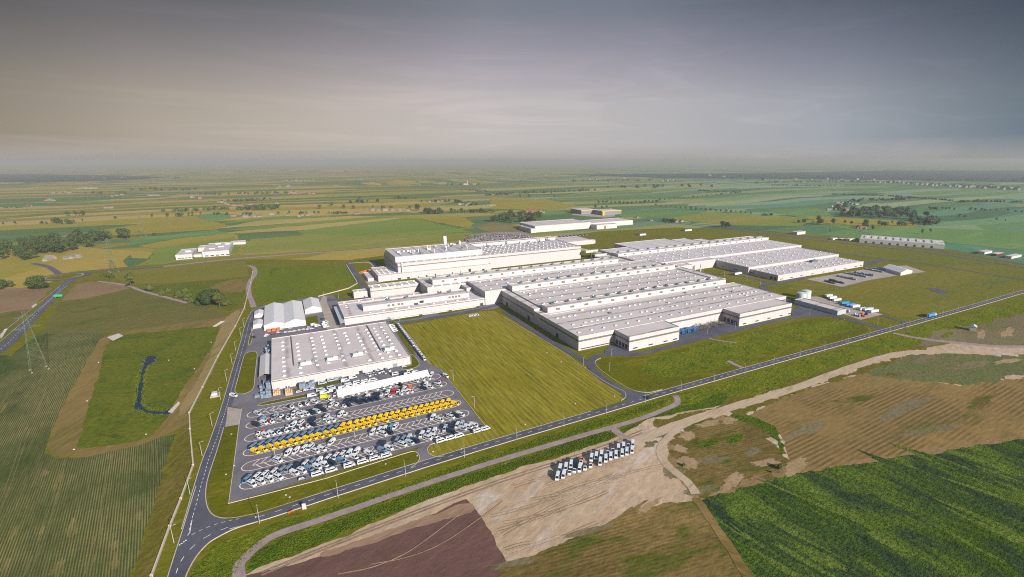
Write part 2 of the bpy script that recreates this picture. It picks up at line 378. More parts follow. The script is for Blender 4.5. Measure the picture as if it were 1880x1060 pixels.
# left side: fields, detention basin
sheet('field', [(-500, 1300), (-500, 620), (-60, 640), (20, 655), (70, 612), (205, 612), (180, 632), (120, 735), (86, 815), (88, 832), (105, 840), (150, 841), (322, 797), (318, 815), (238, 1070), (215, 1150)], CROP, False, .4)
sheet('field', [(-500, 605), (-60, 600), (0, 560), (40, 548), (62, 560), (50, 585), (0, 640), (-500, 660)], CROP2, False, .4)
sheet('field', [(-300, 545), (0, 531), (60, 527), (95, 530), (78, 548), (55, 568), (20, 572), (-60, 586), (-300, 590)], PLOUGH, False, .5)
sheet('field', [(112, 552), (140, 522), (165, 518), (215, 520), (238, 530), (160, 548)], PLOUGH, False, .5)
sheet('field', [(78, 610), (110, 555), (160, 549), (236, 531), (330, 545), (395, 566), (418, 575), (420, 583), (405, 586), (200, 612)], CROP2, False, .4)
sheet('field', [(240, 531), (330, 520), (450, 510), (455, 525), (440, 560), (420, 572), (395, 562), (330, 542)], WET, False, .4)
sheet('field', [(400, 520), (452, 512), (447, 536), (395, 534)], TAN, True, 1.)
sheet('field', [(185, 505), (300, 486), (448, 474), (457, 507), (330, 519), (250, 522)], ground('mown_field', '#645f22', '#6b6526', '#565a22', .012, .2, .2, fine=.2), False, .3)
sheet('verge', [(238, 1072), (318, 815), (330, 797), (352, 755), (348, 790), (351, 852), (330, 915), (309, 968), (274, 1066), (255, 1130), (210, 1150)], VERGE, False, .4)
sheet('track', [(86, 818), (92, 800), (120, 737), (178, 632), (192, 619), (240, 607), (408, 583), (425, 572), (446, 568), (432, 600), (390, 680), (352, 750), (345, 776), (270, 812), (200, 830), (150, 840), (105, 839), (90, 832)], TAN, True, .3)
sheet('basin', [(207, 622), (300, 608), (388, 600), (401, 601), (394, 628), (352, 693), (322, 735), (306, 765), (268, 804), (200, 818), (150, 824), (141, 816), (150, 792), (180, 690)], WET, True, .4)
sheet('track', [(412, 590), (440, 572), (398, 660), (350, 748), (330, 752), (380, 665)], ground('dry_strip', '#86724a', '#786844', '#66602f', .03, 1.1, .1, fine=.25), True, .3)
sheet('pond', [(268.5, 654.6), (285, 657), (284, 665), (268.5, 672.5), (264.7, 698), (261, 723.7), (259.6, 744), (271, 754), (290, 757.5), (304, 757), (309.5, 752), (312, 758), (304.5, 760.8), (269, 758), (251, 752), (247.5, 744), (252, 718.6), (257, 688), (252, 685), (263, 672.5), (261, 665)], (lambda mt: (mt[1].out(lin('#18263c'), .1, 0, .5), mt[0])[1])(new('pond_water')), True, .45, 1.)
# plant lawns
sheet('lawn', [(474, 556), (462, 508), (478, 494), (560, 487), (632, 487), (655, 518), (664, 527), (600, 542), (560, 549), (500, 556)], ground('north_lawn', '#465511', '#525b14', '#3a4a12', .015, 1.5, .15, fine=.25, bump=.4), False, .2)
sheet('lawn', [(737, 598), (800, 587), (880, 573), (907, 570.5), (925, 580), (1025, 640), (1062, 667), (1110, 700), (1146, 719), (1149, 729), (1135, 739), (950, 795), (800, 842), (786, 830), (790, 818), (893, 790), (811, 676), (790, 672), (780, 657), (757, 622)],
      ground('striped_lawn', '#6a6312', '#7a6f1c', '#555612', .014, 1.571, .1, 3.4, '#857b3e', .45, .3, .5, .45, .5, .4, rowmask=(.3, .55)), False, .15)
sheet('lawn', [(1090, 662), (1100, 657), (1165, 656), (1215, 650), (1330, 621), (1445, 596), (1510, 582), (1560, 587), (1591, 602), (1588, 612), (1560, 622), (1400, 665), (1250, 708), (1190, 722), (1160, 716), (1110, 688)], LAWN2, True, .1)
sheet('lawn', [(1210, 690), (1180, 668), (1330, 625), (1500, 590), (1575, 600), (1400, 655), (1260, 692)], ROUGH, True, 1.5)
sheet('lawn', [(1425, 527), (1480, 512), (1545, 527), (1660, 490), (1700, 480), (1960, 525), (1960, 520), (1880, 534), (1700, 585), (1648, 582), (1545, 548), (1490, 537)], MEADR, False, .3)
sheet('lawn', [(1540, 465), (1640, 482), (1960, 540), (1960, 498), (1700, 450), (1440, 425), (1420, 432)], MEADR, False, .3)
sheet('lawn', [(1325, 500), (1380, 505), (1405, 520), (1400, 528), (1340, 517)], MEADR, True)
# south of the main road
sheet('verge', [(330, 1100), (350, 1045), (395, 1000), (480, 968), (700, 900), (1000, 800), (1200, 738), (1250, 722), (1500, 652), (1650, 609), (1960, 525), (1960, 580), (1690, 640), (1600, 665), (1560, 678), (1330, 752), (1150, 802), (1000, 838), (860, 885), (700, 950), (560, 1010), (455, 1050), (430, 1100)], ROUGH, False, .6)
sheet('verge', [(449, 1048), (470, 1012), (520, 990), (640, 950), (780, 897), (950, 843), (1080, 800), (1112, 791), (1130, 796), (1133, 806), (1060, 829), (960, 858), (860, 893), (700, 953), (560, 1012), (470, 1045)], ROUGH2, False, .8)
sheet('verge', [(1136, 795), (1150, 783), (1240, 749), (1330, 722), (1335, 748), (1200, 790), (1150, 803), (1140, 802)], ROUGH2, False, .8)
sheet('soil', [(400, 1200), (440, 1062), (470, 1046), (560, 1013), (700, 953), (860, 893), (960, 858), (1060, 829), (1140, 800), (1190, 770), (1330, 742), (1460, 705), (1560, 670), (1660, 646), (1800, 620), (2000, 590), (2000, 720), (1600, 860), (1290, 925), (1100, 1000), (920, 1050), (800, 1250)], SAND, False, .5)
sheet('soil', [(430, 1085), (450, 1058), (560, 1032), (700, 985), (800, 942), (856, 917), (872, 935), (905, 985), (935, 1040), (960, 1130), (800, 1250), (380, 1200)], SOIL, False, .25)
sheet('soil', [(600, 1010), (760, 957), (850, 928), (866, 930), (862, 940), (760, 970), (620, 1018)], ground('soil_track', '#8b705a', '#7d6350', None, .05, .2, .2), True, .5)
sheet('field', [(900, 1130), (918, 1046), (1000, 1013), (1100, 965), (1220, 924), (1283, 921), (1320, 975), (1420, 1150)], STUB2, False, .6)
sheet('scrub', [(1236, 872), (1275, 918), (1300, 926), (1440, 884), (1620, 860), (1900, 820), (1900, 795), (1700, 822), (1580, 838), (1470, 858), (1440, 840), (1380, 800), (1330, 760), (1225, 815)], ground('soil_margin', '#84694a', '#75603f', '#8f775c', .04, -.1, .3, fine=.35, bump=.4), False, .8)
sheet('field', [(1283, 923), (1300, 916), (1430, 874), (1600, 847), (1700, 832), (1880, 806), (2150, 770), (2300, 1250), (1450, 1200)], DARK, False, .7)
sheet('scrub', [(1225, 838), (1240, 800), (1285, 775), (1335, 765), (1372, 764), (1420, 788), (1442, 835), (1458, 852), (1420, 872), (1285, 912), (1262, 890), (1238, 870)], STUB2, False, 2.6)
sheet('field', [(1368, 764), (1440, 727), (1500, 708), (1590, 684), (1650, 690), (1760, 708), (1880, 692), (2200, 640), (2200, 745), (1880, 800), (1700, 827), (1600, 842), (1480, 865), (1448, 846), (1430, 800), (1400, 778)], STUB, False, .8)
sheet('scrub', [(1590, 684), (1640, 660), (1700, 650), (1880, 652), (2100, 640), (2100, 660), (1880, 690), (1780, 706), (1700, 700)], ground('green_scrub', '#47522f', '#545734', '#665c42', .03, .3, .4, fine=.4, bump=.7), True, 1.5)
sheet('scrub', [(1690, 640), (1710, 612), (1780, 600), (1880, 578), (2050, 560), (2050, 640), (1880, 637), (1760, 630)], SCRUB, True, 1.5)
sheet('verge', [(1340, 765), (1370, 760), (1420, 782), (1445, 826), (1436, 832), (1405, 795)], ROUGH2, True, 1.)
for pp in ([(1200, 778), (1330, 740), (1450, 704), (1560, 666), (1640, 645), (1700, 634), (1700, 641), (1640, 649), (1560, 671), (1450, 711), (1330, 747), (1210, 787)], [(1340, 757), (1450, 722), (1560, 682), (1640, 657), (1670, 652), (1600, 682), (1500, 708), (1440, 727), (1368, 766)]): sheet('verge', pp, VERGE, False, 1.2)
def blotch(px, py, rx, ry, mat, name='scrub', seed=0, rot=0.):
    g = G(px, py); q = []
    for k in range(72):
        a = k*math.pi/36; r = 1+.55*fnoise(Vector((math.cos(a)*1.6, math.sin(a)*1.6, seed)))+.3*fnoise(Vector((math.cos(a)*5, math.sin(a)*5, seed+9)))+.14*fnoise(Vector((math.cos(a)*15, math.sin(a)*15, seed)))
        x, y = math.cos(a)*rx*r, math.sin(a)*ry*r; q.append((g.x+x*math.cos(rot)-y*math.sin(rot), g.y+x*math.sin(rot)+y*math.cos(rot)))
    poly(name, q, mat)
random.seed(77)
SANDP = ground('pale_sand', '#937c5e', '#867051', '#7a6544', .06, fine=.3)
for k, (x, y, rx, ry, mt) in enumerate([(1340, 772, 7, 3, SANDP), (1300, 778, 10, 3, SANDP), (1262, 800, 6, 4, SANDP), (1255, 780, 8, 2, STUB2), (1218, 800, 7, 3, SCRUB), (1195, 815, 5, 3, SCRUB), (1235, 868, 7, 4, SCRUB), (1262, 850, 6, 5, SANDP), (1310, 845, 9, 3, SCRUB), (1350, 805, 8, 4, ROUGH2), (1300, 815, 7, 3, ROUGH2), (1382, 830, 6, 3, SCRUB), (1405, 850, 9, 3, SANDP), (1345, 885, 12, 3, SANDP), (1290, 900, 9, 3, SCRUB), (1460, 858, 12, 4, SANDP), (1250, 825, 4, 5, SANDP),
    (1150, 945, 16, 2, STUB2), (1080, 975, 14, 2, SCRUB), (1000, 1018, 13, 2, STUB2), (940, 1035, 9, 2, SCRUB), (1190, 930, 9, 2, SANDP), (1700, 660, 16, 5, SCRUB), (1780, 672, 22, 5, SCRUB), (1850, 664, 14, 4, SANDP), (1640, 688, 14, 3, STUB2), (1560, 735, 26, 4, STUB2), (1660, 750, 30, 5, SCRUB), (1480, 790, 20, 4, SCRUB), (1800, 740, 26, 4, STUB2), (1710, 790, 26, 3, SCRUB), (1850, 610, 20, 4, SANDP), (1800, 615, 18, 3, SANDP), (1740, 615, 12, 3, ROUGH)]):
    blotch(x, y, rx, ry, mt, 'soil' if mt in (SAND, SANDP) else 'scrub', k*3.1, random.uniform(-.3, .3))
PATCH = ground('thin_crop', '#4c4e2a', '#565430', '#424a25', .04, 1.73, .15, 1.05, '#8a7a50', .6, .3, .4); LUSH = ground('lush_crop', '#303c1e', '#374220', None, .05, 1.73, .2, fine=.4)
for k in range(26):
    x, y = random.uniform(5, 280), random.uniform(720, 1050)
    if y < 860 and x > 80: continue
    if x > 305-(y-800)*.32: continue
    blotch(x, y, random.uniform(3, 9), random.uniform(.8, 2.2), PATCH, 'field', k*1.7, 1.73)
TRAM = ground('tramline', '#6f6640', '#5f5a36', None, .1); cp = [(-500, 1300), (-500, 650), (20, 660), (70, 616), (200, 614), (176, 636), (116, 738), (82, 815), (86, 836), (105, 845), (150, 845), (318, 800), (312, 815), (232, 1070), (215, 1150)]
for k in range(9):
    x0 = -150+k*21; l = [q for q in [(x0+u*math.cos(1.71)+4*math.sin(u/60), 205+u*math.sin(1.71)) for u in range(0, 420, 6)] if inpx2(q, cp)]
    if len(l) > 4:
        for dx in (-.9, .9): ribbon('tramline', offset(l, dx), .35, TRAM, jit=.06)
DK = [ground('dark_clump', '#2a3f1a', '#32481f', '#25361c', .08, fine=.6, fs=.5, bump=1., bs=.45, bd=2.), ground('light_weeds', '#40531c', '#4d5e26', '#354a17', .08, fine=.5, fs=.5, bump=1., bs=.45, bd=1.5)]
for k in range(34):
    x, y = random.uniform(1340, 1890), random.uniform(845, 1060)
    if y < 925-(x-1283)*.19+6 or x < 1290+(y-925)*.75: continue
    blotch(x, y, random.uniform(8, 26), random.uniform(1.2, 4), DK[k % 2], 'scrub', k*2.3, -1.4+random.uniform(-.2, .2))
road_sheet('track', [(1478, 868), (1530, 893), (1610, 938), (1700, 985), (1800, 1030), (1900, 1075)], .9, ground('crop_path', '#4e5426', '#5c5a30', None, .1), jit=.25) if 0 else None
# dirt roads
def road_sheet(name, px, w, mat, smooth=True, jit=0., **k):
    l = wpts(px); l = crom(l, False, 6) if smooth else l
    ribbon(name, l, w, mat, jit=jit, **k); return l
road_sheet('track', [(1060, 840), (1160, 812), (1240, 782), (1330, 752), (1450, 716), (1560, 676), (1640, 652), (1700, 646), (1800, 647), (1900, 641), (2100, 630)], 8, ROADSAND, jit=.5)
road_sheet('track', [(1640, 612), (1690, 622), (1760, 630), (1880, 637), (2100, 625)], 6, PATHM, jit=.3)
road_sheet('track', [(1290, 765), (1255, 782), (1225, 805), (1212, 830), (1225, 855), (1262, 885), (1278, 908)], 5, ROADSAND, jit=.3)
road_sheet('track', [(1278, 915), (1312, 965), (1345, 1015), (1400, 1100)], 4.5, ground('field_margin', '#7b653f', '#69562f', '#5a5126', .08, -1., .3, fine=.4), jit=.5)
for dx in (0, 5): road_sheet('track', [(480, 1052+dx), (620, 995+dx), (760, 940+dx), (900, 888+dx), (1000, 855+dx), (1100, 822+dx), (1180, 790+dx)], 1., ground('rut%d' % dx, '#8a7260', '#7d6656', None, .1), jit=.12)
road_sheet('track', [(446, 1095), (438, 1045), (451, 1024), (476.7, 1001), (507.4, 982), (579, 958), (655.8, 932), (758, 896.5), (880, 857), (962, 832), (1060, 803), (1115.8, 787), (1179, 768), (1230, 748), (1244, 738.5), (1240, 727)], 4.6, PATHM, jit=.12)
road_sheet('track', [(1108, 789), (1123, 787), (1134, 795), (1150, 808)], 5, PATHM, jit=.15)
road_sheet('track', [(466, 565), (462, 553), (457, 540), (458, 520), (468, 503), (466, 492), (455, 488)], 6, PATHM, jit=.2)
road_sheet('track', [(180, 517), (230, 524), (265, 536), (300, 545), (345, 557)], 5, PATHM, jit=.2)
TRK = [ground('wheel_track%d' % k, a, b, None, .08, fine=.3) for k, (a, b) in enumerate((('#9b846b', '#8e775e'), ('#b4a18b', '#a9967f'), ('#927b62', '#866f58')))]
random.seed(5)
SANDPX = [(880, 905), (1060, 838), (1140, 808), (1180, 800), (1225, 835), (1240, 870), (1265, 900), (1150, 938), (1050, 980), (940, 1030), (885, 950)]
def inpx(p, q):
    c = False; j = len(q)-1
    for i in range(len(q)):
        if (q[i][1] > p[1]) != (q[j][1] > p[1]) and p[0] < (q[j][0]-q[i][0])*(p[1]-q[i][1])/(q[j][1]-q[i][1])+q[i][0]: c = not c
        j = i
    return c
for k in range(30):
    x, y = random.uniform(890, 1230), random.uniform(820, 1000); L = random.uniform(50, 230)*random.choice((1, -1)); c = random.uniform(-24, 24); e_ = random.uniform(-.1, .5) if k % 4 == 0 else 0
    px = [q for q in [(x+L*u, y-L*.3*u+c*u*(1-u)*2+abs(L)*e_*u*u) for u in [i/14 for i in range(15)]] if inpx(q, SANDPX)]
    if len(px) < 5 or max(abs(a[0]-b[0]) for a, b in zip(px, px[1:])) > abs(L)/7: continue
    l = crom(wpts(px), False, 4)
    for dx in (-.85, .85): ribbon('track', offset(l, dx), random.uniform(.2, .4), TRK[k % 3], jit=.08)
for k in range(3):
    px = [(620+k*30+u*(230+k*6), 1055-k*9-u*u*95-u*20) for u in (0, .3, .6, 1.)]
    if k % 2 == 0: ribbon('track', crom(wpts(px), False, 6), .5, TRK[2 if k % 4 else 0], jit=.1)
for a_, b_ in (([(1336, 663), (1352, 671), (1368, 678)], 4), ([(1290, 616), (1310, 624), (1352, 630)], 2.5)): ribbon('path', crom(wpts(a_), False, 5), b_, PATHM)
ZSAND = ZC[0]
# asphalt
yard = [(420, 925), (890, 786), (809, 678), (788, 668.5), (779, 656), (757, 622), (733, 595), (800, 585), (880, 571), (907, 568), (925, 560), (860, 552), (640, 580), (612, 542), (590, 545), (560, 548), (482, 562), (474, 564), (462, 580), (455, 600), (446, 640), (440, 665), (432, 700), (424, 728), (419, 746), (444, 750.5), (439, 780)]
sheet('pavement', yard, LOT)
sheet('pavement', [(760, 830), (768, 834), (771, 840), (767, 849), (755, 860), (805, 846), (815, 838.5), (795, 838), (787, 833), (785, 827), (789, 820), (797, 812), (770, 822)], LOT)
ZLOT = ZC[0]
leftroad = crom(wpts([(345, 985), (350.4, 963), (356.8, 940), (368.3, 896.4), (383.6, 844), (399, 801.8), (419.4, 736.5), (434.8, 679), (450, 624), (457.8, 593), (468, 572), (478, 566)]), False, 6)
ribbon('road', leftroad, 6.4, ASPH)
sheet('road', [(300, 1100), (308, 1060), (322, 1015), (335, 975), (347, 935), (360, 893), (375, 897), (378, 915), (384, 938), (399, 950), (424, 952), (455, 947), (480, 941), (484, 955), (450, 965), (425, 974), (405, 984), (385, 996), (368, 1013), (355, 1031), (346, 1048), (341, 1060), (333, 1100)], ASPH, True)
mainroad = crom(wpts([(424.5, 963), (449, 957), (493.3, 944.5), (556, 924), (617.4, 904), (678.7, 884.7), (778, 853), (827.6, 837.8), (928.6, 807), (1122.8, 750), (1222.5, 720.5), (1309.5, 696), (1419.4, 665), (1513.5, 639), (1595.7, 616), (1667.8, 596), (1760, 570), (1880, 535.5), (1990, 504)]), False, 5)
ribbon('road', mainroad, 6.8, ASPH)
road_sheet('road', [(1168, 733), (1138, 715), (1108, 697), (1085, 672), (1095, 655), (1130, 650), (1170, 651), (1240, 634), (1300, 619), (1350, 607), (1440, 586), (1500, 579), (1540, 583)], 6.5, ASPH)
sheet('road', [(1138, 727), (1152, 722), (1150, 716), (1170, 720), (1190, 723), (1215, 717), (1200, 728), (1160, 740)], ASPH)
road_sheet('road', [(1088, 674), (1060, 655), (1020, 632), (960, 595), (925, 572)], 6, ASPH)
sheet('pavement', [(1110, 642), (1128, 632), (1165, 643), (1160, 652), (1110, 655)], ASPH)
sheet('pavement', [(1235, 628), (1246, 607), (1330, 590), (1362, 600), (1355, 607), (1280, 622), (1248, 634)], ASPH)
sheet('pavement', [(1250, 606), (1340, 585), (1340, 592), (1252, 612)], CONC)
road_sheet('road', [(1640, 606), (1620, 603), (1585, 594), (1540, 583), (1480, 567), (1450, 553), (1400, 528), (1425, 520), (1480, 510)], 8, ASPH)
sheet('pavement', [(1452, 573), (1470, 560), (1500, 568), (1545, 580), (1500, 582), (1455, 583)], ASPH)
road_sheet('road', [(1300, 503), (1340, 505), (1390, 513), (1410, 520), (1440, 517), (1480, 507), (1600, 480)], 7, ASPH)
road_sheet('road', [(1655, 602), (1662, 593), (1640, 586), (1610, 577)], 6, ASPH)
sheet('pavement', [(1480, 513), (1546, 527.5), (1590, 516), (1660, 504), (1700, 500), (1664, 488), (1612, 490.5)], CONC)
sheet('pavement', [(1470, 553), (1550, 578), (1580, 588), (1621, 578), (1560, 562), (1500, 545), (1474, 545)], CONC)
sheet('pavement', [(1701, 530), (1717, 529.5), (1744, 537), (1727, 540.5)], ASPH)
road_sheet('road', [(1380, 444), (1478, 455), (1612, 475), (1700, 485), (1810, 503), (1990, 531)], 7, ASPH)
road_sheet('road', [(1570, 486), (1594, 486), (1612, 480), (1625, 476)], 9, ASPH)
for d in (0, 4): road_sheet('road', [(1060, 424-d), (1200, 404+d*.2), (1250, 409+d*.5), (1330, 416+d), (1400, 424+d*1.2), (1520, 439+d*1.2), (1707, 459+d*1.4), (1880, 486+d*1.5), (2000, 507+d*1.6)], 9, ASPH)
road_sheet('road', [(300, 490), (420, 477), (560, 466), (700, 456), (800, 441), (850, 436), (900, 428), (960, 426)], 10, PATHM)
road_sheet('road', [(640, 482), (656, 512), (668, 527), (676, 545), (640, 549), (600, 552)], 7, ASPH)
road_sheet('road', [(676, 533), (760, 522), (900, 505), (1000, 493), (1060, 484), (1110, 478)], 9, ASPH)
road_sheet('road', [(640, 484), (680, 483), (690, 500), (680, 520)], 7, CONC)
sheet('pavement', [(658, 500), (690, 492), (700, 520), (676, 524)], CONC)
road_sheet('road', [(733, 594), (800, 583), (880, 569), (915, 560)], 7, ASPH)
# left trunk road and roundabout
lroad = road_sheet('road', [(-120, 720), (0, 643), (48, 596), (90, 553), (115, 527), (128, 516)], 9, ASPH)
road_sheet('road', [(128, 516), (140, 508), (170, 500), (240, 495), (300, 490)], 8, ASPH)
road_sheet('road', [(60, 484), (85, 489), (100, 497), (112, 507)], 8, ASPH)
cx, cy = G(118, 508)[:2]
ring = [(cx+26*math.cos(a*math.pi/16), cy+26*math.sin(a*math.pi/16)) for a in range(33)]
ribbon('road', ring, 8, ASPH)
kerb([(cx+21.5*math.cos(a*math.pi/16), cy+21.5*math.sin(a*math.pi/16)) for a in range(33)], .8) if 0 else ribbon('pavement', [(cx+21*math.cos(a*math.pi/16), cy+21*math.sin(a*math.pi/16)) for a in range(33)], 2.2, CONC)
poly('lawn', [(cx+20*math.cos(a*math.pi/16), cy+21*math.sin(a*math.pi/16)) for a in range(32)], LAWN2)
dashes(lroad, 3, 6, .25, WHITE); dashes(offset(lroad, 3.6), 400, .5, .2, WHITE); dashes(offset(lroad, -3.6), 400, .5, .2, WHITE)
dashes(mainroad[8:], 3, 4.5, .22, WHITE); dashes(leftroad, 2, 2, .2, WHITE)
dashes(crom(wpts([(323.5, 1053.7), (330, 1036), (341, 1018.5), (357.3, 1002), (378, 987), (401.5, 976), (424.5, 967), (449, 959)]), False, 6), 3, 4, .25, WHITE)
dashes(crom(wpts([(352, 983), (372, 973), (395, 964), (425, 956), (452, 951.5)]), False, 6), 1.5, 1.5, .22, WHITE)
dashes(crom(wpts([(354, 948), (350.5, 965), (347.5, 986)]), False, 6), 14, 60, .25, WHITE)
dashes(wpts([(329, 1002.5), (345, 990.5)]), .5, .5, .8, WHITE)
# kerbs: real steps
def kerb(line, w=.36): ribbon('kerb', line, w, KERB, h=ZC[0]+.03)
kerb(offset(mainroad[6:45], 3.55)); kerb(offset(mainroad[48:], 3.55)); kerb(offset(mainroad, -3.55))
kerb(offset(leftroad[5:], 3.35)); kerb(crom(wpts([(301, 1085), (308, 1060), (322, 1015), (335, 975), (347, 935), (360, 893)]), False, 5))
kerb(crom(wpts([(411, 785), (398, 829), (381, 882), (378, 915), (384, 938), (399, 950), (424, 952), (455, 947), (480, 941)]), False, 5))
kerb(crom(wpts([(336, 1085), (341, 1060), (346, 1048), (355, 1031), (368, 1013), (385, 996), (405, 984), (425, 974), (450, 965), (484, 955)]), False, 5))
kerb(wpts([(444, 750.5), (439, 780), (420, 925), (600, 878.5), (740, 834)])); kerb(crom(wpts([(740, 834), (760, 829.5), (770, 838), (767, 849), (755, 859)]), False, 5))
kerb(crom(wpts([(893, 789), (860, 798), (799, 814), (788, 820), (785, 828), (789, 834), (800, 839), (815, 838)]), False, 5)); kerb(wpts([(893, 789), (890, 781), (809, 678)]))
kerb(crom(wpts([(1147, 720), (1149, 729), (1140, 736)]), False, 4)); kerb(crom(wpts([(925, 583), (1025, 641), (1062, 668), (1110, 701), (1146, 719)]), False, 4))
kerb(crom(wpts([(1215, 716), (1190, 721), (1160, 716), (1125, 696), (1098, 675), (1093, 664), (1103, 658)]), False, 5))
kerb(crom(wpts([(757, 622), (779, 656), (789, 668)]), False, 4)); kerb(wpts([(733, 597), (757, 622)]))
# green islands of the yard
def island(px, mat=LAWN2):
    l = crom(wpts(px), True, 5); kerb(l+[l[0]]); poly('lawn', l, mat)
def hz(*p): return [(400+x/6.237, 640+y/6.237) for x, y in p]
island(hz((300, 90), (345, 48), (415, 38), (450, 65), (440, 180), (425, 320), (413, 440), (375, 490), (300, 522), (225, 520), (196, 485), (215, 400), (260, 230)))
island([(478, 742), (500, 736.5), (580, 721), (586, 723), (560, 730), (482, 745)])
island([(460, 614), (462.5, 612), (463, 622), (460, 632), (457, 634), (456.5, 628)])
island(hz((80, 905), (130, 885), (245, 868), (235, 960), (130, 1660)), LAWN2) if 0 else None
sheet('lawn', [(412.5, 786), (437.5, 780), (419, 926), (390, 935), (380, 915), (384, 880)], LAWN2)
sheet('lawn', [(478, 946), (424, 955), (395, 948), (384, 930), (420, 927.5), (600, 880), (740, 836), (762, 831.5), (768, 839), (760, 852), (600, 901)], LAWN2)
sheet('pavement', [(418, 748), (443, 752), (440, 780), (413, 785), (416, 770)], CONC)
sheet('lawn', [(540, 715), (570, 708.5), (640, 693), (660, 684), (655, 692), (628, 703), (580, 713), (542, 722)], LAWN2)
island([(755, 651), (767, 662), (769, 671), (758, 677), (742, 679), (738, 675), (752, 672), (755.5, 668)])
sheet('lawn', [(757, 640), (735, 610), (723, 590), (714, 591), (742, 632), (755, 650), (763, 656)], LAWN2)
sheet('lawn', [(718, 590), (755, 581), (785, 577.5), (770, 584), (730, 590)], LAWN2); sheet('lawn', [(800, 575), (850, 567), (880, 563), (878, 566), (810, 578)], LAWN2)
sheet('pavement', [(474, 600), (560, 580), (600, 572), (600, 545), (592, 545), (585, 560), (560, 575), (480, 590), (462, 600), (461, 610)], CONC)
sheet('pavement', [(590, 560), (598, 552), (622, 600), (622, 604), (600, 604)], CONC)
sheet('lawn', [(561, 584), (582, 580), (585, 595), (563, 598)], LAWN2)
# herringbone parking bays
YR = [('R1', 375.5), ('R2', 359.), ('R3', 341.), ('R4', 323.), ('R5', 306.), ('R6', 287.6)]
PITCH, HD = 4.1, 5.3
for nm, y in YR:
    x0, x1 = -36.3, 96.3
    cap = [(x0+5+6*math.cos(a), y+HD*math.sin(a)) for a in [math.pi*(.5+k/10) for k in range(11)]]+[(x1-5+6*math.cos(a), y+HD*math.sin(a)) for a in [math.pi*(-.5+k/10) for k in range(11)]]
    poly('pavement', cap, BRICK); z = ZC[0]+.004
    mb = MB()
    def stripe(a, b, w=.36):
        a, b = Vector(a), Vector(b); d = (b-a).normalized(); q = Vector((-d.y, d.x))*w/2
        mb.add([(*(a-q), z), (*(b-q), z), (*(b+q), z), (*(a+q), z)], [(0, 1, 2, 3)])
    for a, b in zip(cap, cap[1:]+cap[:1]): stripe(a, b)
    sl = 5.0/math.tan(RAD(57)); k = 0
    while x0+6+k*PITCH < x1-5:
        X = x0+6+k*PITCH; stripe((X, y), (X+sl, y-5.1)); stripe((X-1.6, y), (X-1.6+sl, y+5.1)); k += 1
        if X+PITCH < x1-5: stripe((X, y), (X-1.6, y+.02)); stripe((X, y), (X-1.6+PITCH, y))
    tag(mb.build('parking_marking', WHITE), kind='structure')

# tall grass and crop clumps standing on the sheets (uncountable)
def tufts(px, n, w, h, mat, name='tall_grass', seed=1, patch=.05, thr=-.15):
    R = random.Random(seed); q = wpts(px); xs = [p[0] for p in q]; ys = [p[1] for p in q]; mb = MB(); k = 0; tr = 0
    while k < n and tr < n*12:
        tr += 1; x, y = R.uniform(min(xs), max(xs)), R.uniform(min(ys), max(ys))
        if not inpx((x, y), q) or fnoise(Vector((x*patch, y*patch, seed))) < thr*R.random()*2: continue
        k += 1; a = R.uniform(0, 3.14); z = .2
        for b in (a, a+1.5):
            dx, dy = math.cos(b)*w*R.uniform(.5, 1.1), math.sin(b)*w*R.uniform(.5, 1.1); lx, ly = R.uniform(-.3, .3)*h, R.uniform(-.3, .3)*h; hh = h*R.uniform(.5, 1.25)
            mb.add([(x-dx, y-dy, z-.25), (x+dx, y+dy, z-.25), (x+dx*.8+lx, y+dy*.8+ly, z+hh), (x-dx*.8+lx, y-dy*.8+ly, z+hh*.8)], [(0, 1, 2, 3)])
    return tag(mb.build(name, mat), kind='stuff')
def tuftmat(name, a, b):
    m, t = new(name); p = t.n('ShaderNodeNewGeometry').outputs['Position']
    t.out(t.mix(t.mapr(t.noise(p, .16, 6, .7), .35, .65), lin(a), lin(b)), 1., 0, 0.); return m
TG, TW = tuftmat('tuft_verge', '#3c4f0d', '#586216'), tuftmat('tuft_reed', '#425014', '#565a1c')
tufts([(350, 1055), (400, 1005), (484, 971), (700, 903), (1000, 804), (1200, 741), (1222, 735), (1215, 745), (1100, 784), (880, 852), (650, 930), (500, 978), (440, 1040), (420, 1080), (350, 1080)], 3600, .3, .2, TG, seed=2, thr=-2)
tufts([(470, 1030), (520, 992), (640, 952), (780, 899), (950, 845), (1080, 802), (1112, 792), (1130, 797), (1131, 804), (1060, 827), (960, 856), (860, 891), (700, 951), (560, 1010), (478, 1040)], 3600, .34, .28, TG, seed=3, thr=-2)
for pp in ([(268, 656), (262, 668), (252, 700), (247, 742)], [(286, 660), (284, 668), (270, 676), (263, 720), (262, 742), (275, 752), (305, 754)], [(250, 752), (270, 760), (300, 762)]):
    l = resample(wpts(pp), 1.2); q = offset(l, 1.2)+offset(l, -1.2)[::-1]; R_ = random.Random(len(l)); mb = MB()
    for x, y in l:
        for _ in range(2):
            a = R_.uniform(0, 3.14); x_, y_ = x+R_.uniform(-1.2, 1.2), y+R_.uniform(-1.2, 1.2); dx, dy = math.cos(a)*.35, math.sin(a)*.35
            mb.add([(x_-dx, y_-dy, 0), (x_+dx, y_+dy, 0), (x_+dx, y_+dy, ZC[0]+R_.uniform(.1, .5)), (x_-dx, y_-dy, ZC[0]+R_.uniform(.1, .5))], [(0, 1, 2, 3)])
    tag(mb.build('reeds', TW), kind='stuff')
